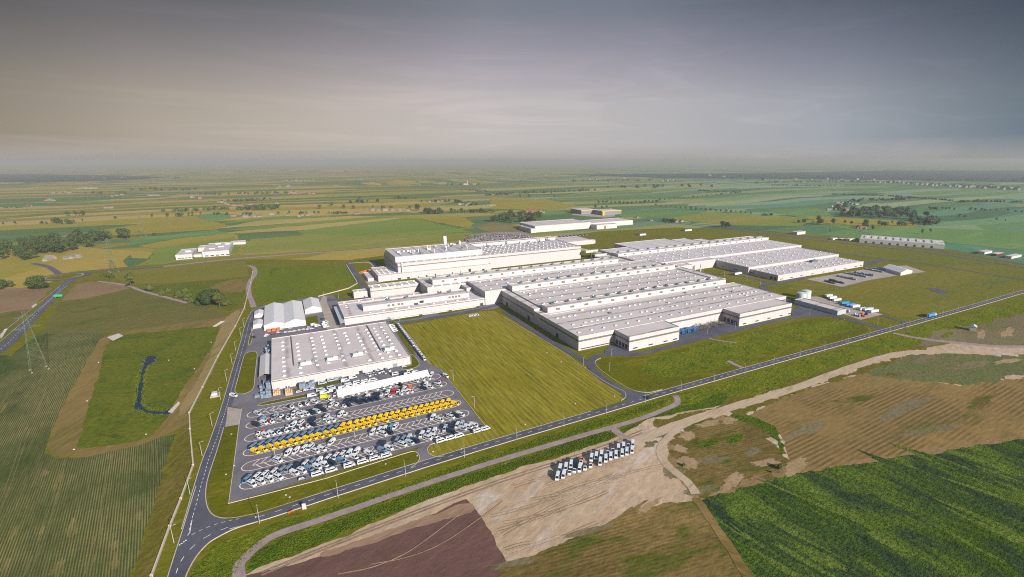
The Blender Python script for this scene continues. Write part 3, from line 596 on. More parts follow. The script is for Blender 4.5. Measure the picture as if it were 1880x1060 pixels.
# ---------------------------------------------------------------- buildings
WALL = cladding('white_cladding', '#aca6a5', 4., .78); WALL2 = cladding('plain_cladding', '#b4aca8', 6., .82)
ROOF = roofing('membrane_roof', '#bbb0aa', '#5a504c', 21., 1, .9, warm='#b9a28f')
ROOFB = roofing('workshop_roof', '#b9ada8', '#6b5d56', 21., 0, .6, warm='#cbb3a6')
ROOFP = roofing('paint_roof', '#b0a7a5', '#5a514d', 16., 0, .8)
ROOFW = roofing('west_roof', '#bbb1ae', '#625a57', 28., 0, .6)
BAND = paint('grey_band', '#5f5b58'); GATE = paint('dark_gate', '#23262c', .6); GREYG = paint('grey_gate', '#737a80')
STEEL = paint('galvanised', '#93999d', .35, .6); LIGHT = paint('skylight_shell', '#bdb8b3', .4); UNIT = paint('unit_metal', '#b9bcbd', .4, .2)
DUCT = paint('fan_housing', '#5c6873', .5, .3); GLASS = paint('window_glass', '#2b3946', .12, 0, spec=.6); FABRIC = paint('tent_fabric', '#b9b4ae', .55)
ORANGE = paint('orange_paint', '#d9561b'); BLUEP = paint('blue_paint', '#1f5f93'); WOOD = paint('pale_timber', '#b79a78', .8, 0, .3, .9); RUST = paint('scrap_metal', '#5f5a58', .7, .3, .4, .8)
def shell(root, x0, x1, y0, y1, h, z0=0., wall=None, roof=None, par=.55, nw='wall', nr='roof', band=None, bandm=None):
    """walls with a parapet round a roof set a little lower"""
    w = .35
    mb = MB(); o = [(x0, y0), (x1, y0), (x1, y1), (x0, y1)]; i_ = [(x0+w, y0+w), (x1-w, y0+w), (x1-w, y1-w), (x0+w, y1-w)]
    mb.add([(*p, z0) for p in o]+[(*p, h) for p in o]+[(*p, h) for p in i_]+[(*p, h-par-.02) for p in i_],
           sum([[(k, (k+1) % 4, 4+(k+1) % 4, 4+k), (4+k, 4+(k+1) % 4, 8+(k+1) % 4, 8+k), (8+k, 8+(k+1) % 4, 12+(k+1) % 4, 12+k)] for k in range(4)], []))
    wo = mb.build(nw, wall or WALL, root)
    ro = MB().add([(*p, h-par) for p in i_], [(0, 1, 2, 3)]).build(nr, roof or ROOF, root)
    if band:
        b = MB(); a = .06
        for q in ((x0-a, x1+a, y0-a, y0-.001), (x0-a, x0-.001, y0, y1), (x1+.001, x1+a, y0, y1), (x0-a, x1+a, y1+.001, y1+a)): b.box(*q, band[0], band[1])
        b.build('wall_band', bandm or BAND, wo if False else root)
    return wo, ro
def skyl(root, xs, ys, z, mat=None, w=1.3, d=2.1, h=.9, lim=100, drop=.12, name='skylight'):
    """domed roof lights, one part each"""
    c = 0; src = None
    for y in ys:
        for x in xs:
            if c >= lim or random.random() < drop: continue
            if src is None:
                mb = MB().add([(-w, -d/2, 0), (w, -d/2, 0), (w, d/2, 0), (-w, d/2, 0), (-w*.7, -d*.3, h), (w*.7, -d*.3, h), (w*.7, d*.3, h), (-w*.7, d*.3, h)], [(0, 1, 5, 4), (1, 2, 6, 5), (2, 3, 7, 6), (3, 0, 4, 7), (4, 5, 6, 7)])
                o = src = mb.build(name, mat or LIGHT, root, rel=False)
            else: o = src.copy(); COL.objects.link(o)
            o.location = (x-root.location.x, y-root.location.y, z); c += 1
def fans(root, xs, y, z, name='exhaust_fan', s=1.5):
    src = None
    for x in xs:
        if src is None:
            mb = MB().box(-s, s, -s, s, 0, s*.9).box(-s*1.5, -s, -s*.7, s*.7, s*.3, s*1.5).bar((s*.3, 0, s*1.1), (s*.3, 0, s*1.9), s*.55, n=8)
            o = src = mb.build(name, DUCT, root, rel=False)
        else: o = src.copy(); COL.objects.link(o)
        o.location = (x-root.location.x+random.uniform(-1, 1), y-root.location.y, z)
def gate(root, x0, x1, y, z0, z1, name='gate', mat=None, th=.08, axis='y', **k):
    mb = MB()
    if axis == 'y': mb.box(x0, x1, y-th, y-.004, z0, z1)
    else: mb.box(y-th, y-.004, x0, x1, z0, z1)
    return mb.build(name, mat or GATE, root, **k)
def frange(a, b, s):
    o = []
    while a <= b+1e-6: o.append(a); a += s
    return o
def bld(name, x, y, label, cat): return empty(name, (x, y, 0), label=label, cat=cat)
# workshop in front
B = bld('workshop_building', 30, 465, 'white flat-roofed workshop hall with air handling units behind the van parking lot', 'industrial building')
shell(B, -22, 81.7, 411, 518, 8, roof=ROOFB, band=(6.9, 7.5)); shell(B, -12, 26, 518.02, 523.5, 6, roof=ROOFB); shell(B, 26.02, 44, 518.02, 522, 7.2, roof=ROOFB)
skyl(B, [-13, -1.5, 11, 19.5, 31, 40, 50, 60, 67, 74], frange(418, 512, 10.5), 7.45)
for x in (-6, 62): MB().box(x, x+.5, 436, 515, 7.45, 8.6).build('roof_wall', BAND, B)
for x in (-2, 18, 38, 64):
    y = 431
    u = MB().box(x, x+11, y, y+5.5, 8.1, 8.5).box(x+1, x+5, y+1, y+4.5, 8.5, 10.6).build('air_handler', UNIT, B)
    MB().box(x+5.2, x+9, y+.6, y+4.8, 8.5, 11.2).build('fan_section', LIGHT, u, rel=False).location = (0, 0, 0)
    u.children[0].data.transform(Matrix.Translation((-B.location.x, -B.location.y, 0)))
    for k in range(2): MB().bar((x+1.5+k*7, y+5.2, 8.5), (x+3+k*7, y+9, 8.6), .5, n=8).build('duct', DUCT, B)
MB().bar((-2, 437.5, 8.1), (75, 437.5, 8.1), .3, n=6).build('pipe', STEEL, B)
def px_gate(root, x0, y0, x1, y1, Y, mat=None, name='gate'):
    a, zt = onY(x0, y0, Y); b, zb = onY(x1, y1, Y); gate(root, a, b, Y, max(.02, zb), zt, name, mat)
px_gate(B, 659, 681.5, 666.5, 690, 411); px_gate(B, 721, 668.5, 729.5, 677, 411, GREYG)
for x in (524, 529): px_gate(B, x, 709.5, x+3.2, 714, 411, GLASS, 'window')
B = bld('lean_to_canopy', -28, 458, 'cream gabled storage canopy along the shaded side of the workshop', 'canopy')
MB().add([(-31, 434, 4), (-31, 484, 4), (-26.6, 484, 6), (-26.6, 434, 6), (-22.6, 434, 4.6), (-22.6, 484, 4.6)], [(0, 3, 2, 1), (3, 4, 5, 2)]).build('roof', FABRIC, B)
for k in range(6): MB().bar((-31, 434+k*10, 0), (-31, 434+k*10, 4), .15).build('post', STEEL, B)
# long mesh-roofed van canopy
B = bld('van_canopy', 54, 375, 'long white fabric canopy over a row of parked vans', 'canopy')
MB().add([(20, 369, 2.7), (88.5, 373.2, 2.7), (88.7, 382, 4.7), (20, 378, 4.7), (20, 369, 2.6), (88.5, 373.2, 2.6), (88.7, 382, 4.6), (20, 378, 4.6)], [(0, 1, 2, 3), (7, 6, 5, 4), (0, 4, 5, 1), (1, 5, 6, 2), (2, 6, 7, 3), (3, 7, 4, 0)]).build('roof', cladding('canopy_sheet', '#dbd6d0', 5., .8), B)
for k in range(14): MB().bar((20.4+k*5.2, 369.6+k*.318, 0), (20.4+k*5.2, 369.6+k*.318, 2.6), .1).build('post', STEEL, B); MB().bar((20.4+k*5.2, 377.6+k*.31, 0), (20.4+k*5.2, 377.6+k*.31, 4.1), .1).build('post', STEEL, B)
# tents
def tent(x0, x1, y0, y1, he, hr, root, mat=FABRIC, ax='y', lines=12):
    if ax == 'y':
        xm = (x0+x1)/2
        mb = MB().add([(x0, y0, 0), (x1, y0, 0), (x1, y0, he), (xm, y0, hr), (x0, y0, he), (x0, y1, 0), (x1, y1, 0), (x1, y1, he), (xm, y1, hr), (x0, y1, he)], [(0, 1, 2, 3, 4), (9, 8, 7, 6, 5), (0, 4, 9, 5), (1, 6, 7, 2)])
        rf = MB().add([(x0-.1, y0-.1, he), (xm, y0-.1, hr+.02), (xm, y1, hr+.02), (x0-.1, y1, he), (x1+.1, y0-.1, he), (x1+.1, y1, he)], [(0, 1, 2, 3), (1, 4, 5, 2)])
    else:
        ym = (y0+y1)/2
        mb = MB().add([(x0, y0, 0), (x0, y1, 0), (x0, y1, he), (x0, ym, hr), (x0, y0, he), (x1, y0, 0), (x1, y1, 0), (x1, y1, he), (x1, ym, hr), (x1, y0, he)], [(4, 3, 2, 1, 0), (5, 6, 7, 8, 9), (0, 5, 9, 4), (1, 2, 7, 6)])
        rf = MB().add([(x0-.1, y0-.1, he), (x1+.1, y0-.1, he), (x1+.1, ym, hr+.02), (x0-.1, ym, hr+.02), (x0-.1, y1+.1, he), (x1+.1, y1+.1, he)], [(0, 1, 2, 3), (3, 2, 5, 4)])
    mb.build('wall', mat, root); rf.build('roof', TENTROOF if ax == 'y' else mat, root)
m, t = new('tent_roof'); p = t.n('ShaderNodeNewGeometry').outputs['Position']; s_ = t.n('ShaderNodeSeparateXYZ'); t.l(p, s_.inputs[0])
ln = t.math('LESS_THAN', t.math('FRACT', t.math('DIVIDE', s_.outputs[1], 5.)), .12)
t.out(t.mix(t.math('MULTIPLY', ln, .55), lin('#c2bdb9'), lin('#6f6d70')), .5); TENTROOF = m
B = bld('storage_tent', -10, 617, 'large white double-gabled storage tent behind the workshop', 'tent'); tent(-29.5, -10.6, 572, 655, 5.6, 8.6, B); tent(-10.5, 9, 571, 655, 5.6, 8.6, B)
B = bld('storage_tent', 19, 637, 'white single-gabled tent right of the double tent', 'tent'); tent(10.3, 27.6, 616, 661, 5, 8.5, B); gate(B, 15.5, 20, 616, 0, 4, mat=FABRIC, name='tent_door')
B = bld('storage_tent', -35, 632, 'small white tent beside the access road, farther of the two', 'tent'); tent(-39.7, -30.6, 626, 644, 3.6, 5.4, B)
B = bld('storage_tent', -35, 592, 'small white tent beside the access road, nearer of the two', 'tent'); tent(-39.7, -30.6, 585, 603, 3.6, 5.4, B)
# second row hall
B = bld('middle_hall', 123, 578, 'low white hall with a raised roof strip behind the workshop', 'industrial building')
shell(B, 45, 202.4, 550.5, 606, 9.2, band=(7.2, 7.9), roof=ROOFB); shell(B, 66.4, 187.5, 564, 584, 14.2, 8.3, WALL2, nw='raised_wall', nr='raised_roof')
shell(B, 45.2, 140, 606.02, 618, 9.0, roof=ROOFB)
skyl(B, frange(58, 195, 14), (556,), 8.65, drop=.1); skyl(B, frange(52, 195, 16), (590, 598, 611), 8.65, lim=26, drop=.1); fans(B, (97, 117, 157, 168), 580, 13.7)
for x in (92, 97, 103, 107, 162, 166, 170, 174): gate(B, x, x+2.6, 564, 10.4, 12.8, 'louvre', BAND)
px_gate(B, 711, 583, 717, 588.5, 550.5, GREYG); px_gate(B, 881.5, 557, 887, 562, 550.5)
px_gate(B, 770, 552.5, 778, 556, 550.5, GLASS, 'window')
for k in range(3): MB().box(92+k*34, 122+k*34, 546.4, 546.8, 0, 1.1).build('loading_kerb', LIGHT, B)
B = bld('side_canopy', 42, 577, 'grey lean-to canopy in shade at the left end of the low middle hall', 'canopy')
MB().add([(40.2, 542, 5.6), (44.4, 541, 6.2), (44.9, 611, 6.2), (40.2, 612, 5.6), (40.2, 542, 5.4), (44.4, 541, 6.), (44.9, 611, 6.), (40.2, 612, 5.4)], [(0, 1, 2, 3), (7, 6, 5, 4), (0, 4, 5, 1), (3, 7, 4, 0), (1, 5, 6, 2), (2, 6, 7, 3)]).build('roof', UNIT, B)
for k in range(6): MB().bar((40.5, 544+k*13, 0), (40.5, 544+k*13, 5.5), .15).build('post', STEEL, B)
B = bld('stair_house', 76, 665, 'small white cube-like annex at the left end of the stepped rows', 'industrial building'); shell(B, 68, 84.4, 658.5, 672, 8.4)
MB().box(72, 75, 662, 666, 7.8, 8.9).build('air_handler', UNIT, B); gate(B, 80, 81.2, 658.5, 0, 2.2, 'door')
# row with the long clerestory
B = bld('spine_hall', 290, 640, 'long stepped white hall with a row of roof fans in front of the paint shop', 'industrial building')
shell(B, 87.5, 150, 653, 674, 11.8, band=(7.6, 8.4)); shell(B, 150.02, 452, 613.5, 672, 14.3); shell(B, 160, 452, 625, 642, 20., 13.5, WALL2, nw='raised_wall', nr='raised_roof')
shell(B, 194, 202.45, 592, 613.4, 13); shell(B, 452.02, 480, 618, 690, 13.6)
fans(B, frange(168, 448, 17.5), 638, 19.5); skyl(B, frange(158, 448, 12), (618, 622), 13.75, w=1.1, d=1.4, drop=.1, lim=60); skyl(B, frange(92, 146, 9), (658, 668), 11.2, drop=.15)
for k in range(17): gate(B, 172+k*16.5, 175.5+k*16.5, 625, 16.4, 18.6, 'louvre', BAND)
# main hall
B = bld('production_hall', 360, 450, 'biggest white production hall with two raised roof strips and loading notches', 'industrial building')
bd = (8.5, 10.2)
shell(B, 223.5, 510, 367, 445.5, 14, band=bd); shell(B, 263.5, 323.3, 343.7, 366.9, 13.9, band=bd); shell(B, 406, 489, 343.7, 366.9, 13.9, band=bd)
shell(B, 223.52, 231.98, 445.52, 458.98, 13.9); shell(B, 223.5, 231.98, 459, 548.9, 16.1, band=bd)
shell(B, 232, 491.98, 461.02, 536.9, 16.9); shell(B, 233, 494, 445.52, 461, 19.3, 13, WALL2, nw='raised_wall', nr='raised_roof')
shell(B, 492, 509.9, 461.02, 548.9, 16.1); shell(B, 233, 489, 537, 551.9, 22.4, 16, WALL2, nw='raised_wall', nr='raised_roof'); shell(B, 202.5, 500, 552, 613.4, 16.8); shell(B, 202.5, 232.9, 549, 551.98, 16.8)
for y, ph in ((377.5, 0), (400, 7), (425, 3)):
    xs = []
    x = 230+ph
    while x < 506: xs.append(x); x += 14 if (y == 377.5 or random.random() < .45) else 7
    skyl(B, xs, (y,), 13.45, d=2.2, drop=.05, lim=34)
skyl(B, frange(242, 488, 16), (471, 489, 508, 524), 16.35, lim=60, drop=.1); skyl(B, frange(215, 490, 15), (562, 580, 600), 16.25, lim=50, drop=.1)
fans(B, frange(246, 492, 17.6), 457, 18.75, s=1.6); fans(B, frange(250, 486, 17.6), 548, 21.85, s=1.6)
for k in range(14): gate(B, 243+k*17.6, 248+k*17.6, 445.52, 15.4, 17.6, 'louvre', BAND); gate(B, 250+k*17, 255+k*17, 537, 18.4, 20.8, 'louvre', BAND)
for x in (406, 263.5):
    for k in range(4): gate(B, 346.3+k*4.9, 349.9+k*4.9, x, .9, 5.2, 'dock_gate', GATE, axis='x')
for x in (408, 437, 466, 475): pass
for x in (412, 431, 450, 470, 484): gate(B, x, x+5, 343.7, 1.4, 2.6, 'window', GLASS)
for x in (268, 286, 304, 316): gate(B, x, x+5, 343.7, 1.4, 2.6, 'window', GLASS)
for y in (405, 470, 530): gate(B, y, y+5, 223.5, 0, 5, 'dock_gate', GATE, axis='x')
gate(B, 226, 262, 367, 1, 1.9, 'plinth_window', GLASS)
random.seed(31)
for k in range(16):
    x, y = random.uniform(240, 480), random.choice((382, 392, 412, 435, 480, 500, 515, 570, 592)); z = 13.45 if y < 445 else 16.3
    MB().box(x, x+random.uniform(1.5, 4), y, y+random.uniform(1.2, 2.5), z, z+random.uniform(.8, 1.8)).build('roof_unit', random.choice((UNIT, DUCT, LIGHT)), B)
for y, a_, b_, z in ((391, 232, 500, 13.6), (440, 232, 505, 13.6), (466, 240, 488, 16.5), (530, 240, 486, 16.5), (606, 210, 495, 16.4)): MB().bar((a_, y, z), (b_, y, z), .22, n=5).build('pipe', STEEL, B)
MB().box(492.3, 494.2, 470, 536, 16.0, 17.6).build('cable_duct', UNIT, B)
B = bld('stair_tower', 548, 575, 'grey-sided service tower between the production hall and the rear halls', 'industrial building'); shell(B, 513, 541, 556, 571, 14.5, roof=ROOF)
for x in (545, 553, 565): MB().bar((x, 562, 0), (x, 562, 11), 1.2, n=10).build('silo_pipe', LIGHT, B)
# paint shop
B = bld('paint_shop', 300, 800, 'tall white paint shop with crowded rooftop pipes and terraces', 'industrial building')
shell(B, 141, 457, 745, 853, 22, roof=ROOFP, band=(16.8, 18.2), nw='wall'); shell(B, 141.4, 279, 761, 842, 29.6, 21, WALL2, ROOFP, nw='upper_wall', nr='upper_roof')
shell(B, 111, 284, 736.5, 744.9, 9, roof=ROOF); shell(B, 111, 140.9, 744.92, 802, 9.02, roof=ROOF); shell(B, 284.5, 455, 836, 852, 26, 21, WALL2, ROOFP, nw='upper_wall', nr='upper_roof')
skyl(B, frange(290, 450, 7.5), frange(755, 830, 15), 21.4, d=2, w=1.2, lim=100, drop=.08); skyl(B, frange(116, 137, 7), frange(750, 798, 10), 8.4, lim=14, d=2, w=1.2)
skyl(B, frange(146, 276, 12), (753,), 21.4, lim=30, d=5, w=1.8, h=.7, name='roof_hatch')
src = None
for k in range(46):
    x, y = random.choice([(random.uniform(215, 272), random.uniform(780, 836)), (random.uniform(150, 270), random.uniform(766, 838)), (random.uniform(300, 440), random.uniform(815, 834))])
    z = 29 if x < 279 else 21.4; hgt = random.choice((2, 3, 4, 6, 7))
    MB().bar((x, y, z), (x, y, z+hgt), .7 if hgt > 4 else .9, n=8).build('flue', LIGHT if k % 3 else DUCT, B)
    if k % 3 == 0: MB().box(x+2, x+6, y, y+3, z, z+2.2).build('roof_unit', random.choice((UNIT, DUCT, LIGHT)), B)
for x in (152, 166, 200): MB().box(x, x+5, 800, 804, 29, 31.5).build('roof_unit', LIGHT, B)
for k in range(12): gate(B, 128+k*13+random.uniform(-3, 3), 129.5+k*13, 736.5, .2, 2.6, 'door', GATE)
gate(B, 246, 250, 736.5, .2, 5, 'gate', GATE); MB().box(146, 148, 742, 744, 9, 24).build('wall_duct', LIGHT, B)
gate(B, 158, 300, 744.9, 13, 13.6, 'wall_seam', BAND) if 0 else None
zt = 41
B = bld('chimney_tower', 246, 858, 'slim white slab tower rising behind the tall paint shop', 'tower'); MB().box(243.4, 248.6, 856, 860.5, 0, zt).build('shaft', LIGHT, B); MB().box(243.2, 248.8, 855.7, 860.8, zt, zt+.5).build('cap', BAND, B)
B = bld('rear_annex', 540, 890, 'low white annex with a rounded end behind the paint shop', 'industrial building'); shell(B, 458, 560, 868, 948, 9)
MB().prism([(560.1+14*math.sin(a)*1.0, 880+11*math.cos(a)) for a in [math.pi*k/10 for k in range(11)]], 0, 7).build('round_end', WALL, B)
for k in range(8): MB().box(520+k*9, 524+k*9, 930, 944, 8.5, 10.2).build('roof_light', DUCT, B)
B = bld('low_shed', 107, 770, 'dark shaded shed at the left foot of the paint shop', 'shed'); shell(B, 98, 106, 745, 790, 5, roof=ROOF)
# link and rear halls
B = bld('rear_hall', 670, 620, 'wide stepped white hall with many skylights at the right rear of the plant', 'industrial building')
shell(B, 614.5, 823.5, 459, 509, 8.6, roof=ROOFW); shell(B, 611, 835, 509.02, 591.9, 11.6, roof=ROOFW); shell(B, 484, 850, 592, 666.9, 14.2, roof=ROOFW)
shell(B, 482, 851, 667, 684, 18.4, 13.5, WALL2, ROOFW, nw='raised_wall', nr='raised_roof')
for x0, x1, y1 in ((484, 547, 727), (547.02, 671, 770), (671.02, 709, 752), (709.02, 735, 732), (735.02, 850, 710)): shell(B, x0, x1, 684.02, y1, 16, roof=ROOFW)
skyl(B, frange(622, 820, 15), (467, 480, 494, 503), 8.1, lim=52, d=2.2); skyl(B, frange(500, 845, 16), (524, 545, 566, 585, 603, 622, 641, 658), 11.1, lim=1, d=2.2)
skyl(B, frange(620, 830, 15), (522, 541, 560, 579), 11.1, lim=50, d=2.2); skyl(B, frange(494, 845, 17), (606, 624, 642, 658), 13.7, lim=70, d=2.2); skyl(B, frange(494, 845, 17), (694, 706, 720, 740, 758), 15.5, lim=14, d=2.2)
fans(B, frange(492, 846, 21), 680, 17.9)
for k in range(20): gate(B, 494+k*17.6, 498+k*17.6, 667, 15.2, 17.2, 'louvre', BAND)
for x in (620, 642, 664, 690, 716, 745, 772, 800, 815): gate(B, x, x+6, 459, 1.6, 2.7, 'window', GLASS)
for y in (461, 468): gate(B, y, y+4.5, 614.5, .5, 5, 'dock_gate', GATE, axis='x')
for y in (500, 530, 555): gate(B, y, y+9, 611 if y > 505 else 614.5, 3, 4.2, 'window', GLASS, axis='x')
MB().box(742, 756, 494, 500, 8.1, 11.5).build('roof_unit', DUCT, B)
B = bld('link_bridge', 545, 585, 'low white connecting block joining the production hall and the rear hall', 'industrial building'); shell(B, 500.1, 610, 575, 591.9, 13.2, roof=ROOFW)
B = bld('conveyor_bridge', 465, 720, 'sloping enclosed conveyor bridge in shade between paint shop and rear hall', 'conveyor bridge')
for y, z in ((700, 10), (730, 12)): MB().box(458, 483.9, y, y+5, z, z+4).build('gallery', WALL2, B)
MB().add([(457.2, 760, 14), (483, 712, 9), (486, 714, 9), (460, 763, 14), (457.2, 760, 17), (483, 712, 12), (486, 714, 12), (460, 763, 17)], [(3, 2, 1, 0), (4, 5, 6, 7), (0, 1, 5, 4), (1, 2, 6, 5), (2, 3, 7, 6), (3, 0, 4, 7)]).build('gallery', WALL2, B)
for y in (702, 732): MB().box(470, 471, y, y+3, 0, z).build('pier', BAND, B)
# right side yard
B = bld('utility_building', 545, 340, 'low shed-like building with dark blue-shaded wall beside two tanks', 'industrial building'); shell(B, 533, 549, 317, 372, 5.4, roof=ROOF, wall=paint('slate_wall', '#9aa0a3'))
for x, y in ((553, 377), (568, 381)):
    tk = bld('storage_tank', x, y, 'pale cylindrical storage tank beside the utility building, '+('nearer the hall' if x < 560 else 'right of its twin'), 'tank'); mb = MB()
    mb.bar((x, y, 0), (x, y, 10), 5.6, n=24).build('shell', cladding('tank_steel'+str(x), '#aab0b3', 3.), tk); MB().bar((x, y, 10), (x, y, 11.1), 5.7, 1.0, n=24).build('roof', UNIT, tk)
    MB().box(x-5.9, x-5.6, y-1, y-.4, 0, 10).build('ladder', STEEL, tk)
B = bld('marquee', 825, 410, 'white gabled marquee at the corner of the concrete storage yard', 'tent')
tt = [(805.5, 392), (838, 392), (856, 428), (823, 428)]
he, hr = 4.5, 8.; ms_ = [((tt[0][0]+tt[1][0])/2, 392), ((tt[2][0]+tt[3][0])/2, 428)]
MB().add([(*tt[0], 0), (*tt[1], 0), (*tt[2], 0), (*tt[3], 0), (*tt[0], he), (*tt[1], he), (*tt[2], he), (*tt[3], he), (*ms_[0], hr), (*ms_[1], hr)], [(0, 1, 5, 8, 4), (1, 2, 6, 5), (2, 3, 7, 9, 6), (3, 0, 4, 7)]).build('wall', FABRIC, B)
MB().add([(*tt[0], he), (*tt[1], he), (*tt[2], he), (*tt[3], he), (*ms_[0], hr+.02), (*ms_[1], hr+.02)], [(0, 4, 5, 3), (4, 1, 2, 5)]).build('roof', FABRIC, B)
# beyond: warehouses, school, yellow-trimmed store
B = bld('distribution_warehouse', 1120, 560, 'long grey-white warehouse beyond the highway at right, roof lights in rows', 'warehouse')
a, b_ = Vector((1059.6, 606, 0)), Vector((1124.3, 478.3, 0)); d = (b_-a).normalized(); q = Vector((-d.y, d.x, 0))*-1; q = Vector((d.y*-1, d.x, 0)); q = q if q.x > 0 else -q
L, Wd = 144, 62
def quad(a, u0, u1, v0, v1): return [tuple((a+d*u+q*v)[:2]) for u, v in ((u0, v0), (u1, v0), (u1, v1), (u0, v1))]
MB().prism(quad(a, 0, L, 0, Wd), 0, 8.5).build('wall', cladding('grey_cladding', '#a7a9a9', 6.), B)
MB().prism(quad(a, .6, L-.6, .6, Wd-.6), 8.52, 8.9).build('roof', ROOF, B)
for k in range(10):
    MB().prism(quad(a, 8+k*13, 13+k*13, 12, 50), 8.9, 10.2).build('roof_light', LIGHT, B)
for k in range(9): MB().prism(quad(a, 10+k*14, 14+k*14, -.1, -.01), .3, 4).build('dock_gate', GATE, B)
B = bld('white_warehouse', 610, 1110, 'big blank white warehouse behind the plant, left of the sandy building site', 'warehouse'); shell(B, 531, 690, 1078, 1166, 15.5, wall=WALL2); shell(B, 518, 530.9, 1074, 1140, 10.5, wall=WALL2)
B = bld('white_warehouse', 725, 1065, 'small white shed with a dark door before the sandy building site', 'warehouse'); shell(B, 690.1, 752, 1050, 1076, 11, wall=WALL2); gate(B, 713, 717, 1050, 0, 8)
B = bld('white_warehouse', 765, 1110, 'long low white warehouse at the far edge of the building site', 'warehouse'); shell(B, 690.1, 830, 1086, 1150, 12, wall=WALL2)
YEL = paint('yellow_trim', '#d8a520')
B = bld('yellow_trim_store', 890, 1370, 'dark grey store with bright yellow fascia standing in green fields', 'warehouse')
DG = paint('dark_cladding', '#6d7175')
for (x0, x1, y0, y1) in ((842, 905, 1372, 1440), (885, 960, 1318, 1371.9)):
    shell(B, x0, x1, y0, y1, 13.5, wall=DG, roof=ROOF); MB().box(x0-.4, x1+.4, y0-.4, y0-.02, 12., 13.8).build('fascia', YEL, B); MB().box(x1+.02, x1+.5, y0, y1, 12., 13.8).build('fascia', YEL, B)
MB().box(884, 890, 1312, 1317.9, 0, 11).build('entrance', YEL, B)
sheet('pavement', [(1048, 395), (1060, 390), (1130, 391), (1128, 398), (1110, 400), (1070, 397)], CONC)
B = bld('office_campus', -130, 1120, 'low white office complex with inner courtyard beyond the left crop fields', 'building')
sheet('pavement', [(295, 465), (308, 459), (425, 449), (432, 467), (325, 482), (300, 484)], CONC); sheet('lawn', [(268, 488), (280, 457), (430, 440), (437, 466), (300, 486)], LAWN2, z=None) if 0 else None
shell(B, -171, -147, 1081, 1150, 9); shell(B, -133, -92, 1088, 1200, 10); shell(B, -147, -133.1, 1160, 1190, 8); shell(B, -146.9, -133.1, 1095, 1105, 5)
for k in range(5): gate(B, -168+k*5, -164+k*5, 1081, 2, 3.2, 'window', GLASS); gate(B, -129+k*8, -124+k*8, 1088, 1.5, 3.2, 'window', GLASS)
for x, y in ((-125, 1120), (-112, 1140), (-104, 1170), (-120, 1180), (-160, 1110)): MB().box(x, x+9, y, y+6, 9.4 if x > -140 else 8.4, 11.4).build('roof_unit', UNIT, B)
B = bld('guard_house', -90, 1230, 'small white pavilion right of the office complex', 'building'); shell(B, -98, -72, 1225, 1250, 5)
# pump station, shelters
for (px, py, lb) in ((397, 727, 'small concrete pump cabin on the verge left of the access road'),):
    c = G(px, py); B = bld('pump_cabin', c.x, c.y, lb, 'cabin'); MB().box(c.x-3.5, c.x+2.5, c.y-3, c.y+3.5, 0, 1.2).build('base', CONC, B); MB().box(c.x-2.5, c.x+1, c.y-2, c.y+2.2, 1.2, 3).build('cabin', LIGHT, B)
# ---------------------------------------------------------------- vehicles
CC = {'white': '#c6c6c6', 'yellow': '#e6b705', 'blue-grey': '#5f7d98', 'grey': '#76828c', 'dark blue': '#14283a', 'black': '#15191d', 'red': '#b01522', 'dark red': '#6d1423', 'orange': '#d4520f', 'silver': '#a9b0b6', 'light blue': '#5b7d94', 'lemon': '#d8cf08', 'blue': '#1d4d75', 'sky blue': '#2f7fb5'}
BODY = {}
for k, v in CC.items():
    m, t = new('paint_'+k.replace(' ', '_').replace('-', '_'))
    p = t.n('ShaderNodeTexCoord').outputs['Object']; s_ = t.n('ShaderNodeSeparateXYZ'); t.l(p, s_.inputs[0])
    side = t.math('MULTIPLY', t.math('GREATER_THAN', s_.outputs[2], .82), t.math('LESS_THAN', s_.outputs[2], 1.02))
    low = t.math('LESS_THAN', s_.outputs[2], .55)
    c = t.mix(t.math('MULTIPLY', t.math('MAXIMUM', side, low), .85), lin(v), lin('#1b1c1e'))
    t.out(c, .32, 0, 0, .5) if 0 else t.out(c, .32, 0, .5); BODY[k] = m
TYRE = paint('tyre_rubber', '#141414', .9); CARGLASS = paint('car_glass', '#10171e', .08, 0, spec=.7)
VP = [(-3.05, .4), (-3.1, 1.5), (-3.0, 2.5), (-2.8, 2.62), (1.35, 2.62), (1.75, 2.5), (2.42, 1.5), (3.0, 1.2), (3.15, .95), (3.15, .4)]
CP = [(-2.1, .35), (-2.15, .9), (-1.9, 1.0), (-1.45, 1.5), (.35, 1.52), (1.05, 1.0), (2.0, .85), (2.15, .6), (2.15, .35)]
KP = [(.9, .4), (.9, 2.3), (1.05, 2.42), (1.6, 2.4), (2.42, 1.45), (3.0, 1.2), (3.15, .95), (3.15, .4)]
def profile(P, hw, top, zt):
    mb = MB(); n = len(P)
    w = [hw-(hw-top)*max(0, (z-1.)/(zt-1.)) for _, z in P]
    mb.add([(x, -w[i], z) for i, (x, z) in enumerate(P)]+[(x, w[i], z) for i, (x, z) in enumerate(P)],
           [(i, n+i, n+(i+1) % n, (i+1) % n) for i in range(n)]+[tuple(range(n)), tuple(range(n, 2*n))[::-1]])
    return mb
def wheels(root, xs, hw, r=.36):
    src = None
    for x in xs:
        for sy in (-1, 1):
            if src is None:
                o = src = MB().bar((0, -.13, 0), (0, .13, 0), r, n=10).build('wheel', TYRE, root, rel=False)
            else: o = src.copy(); COL.objects.link(o)
            o.location = (x, sy*(hw-.12), r)
def glass(root, name, q): return MB().add(q, [(0, 1, 2, 3)]).build(name, CARGLASS, root, rel=False)
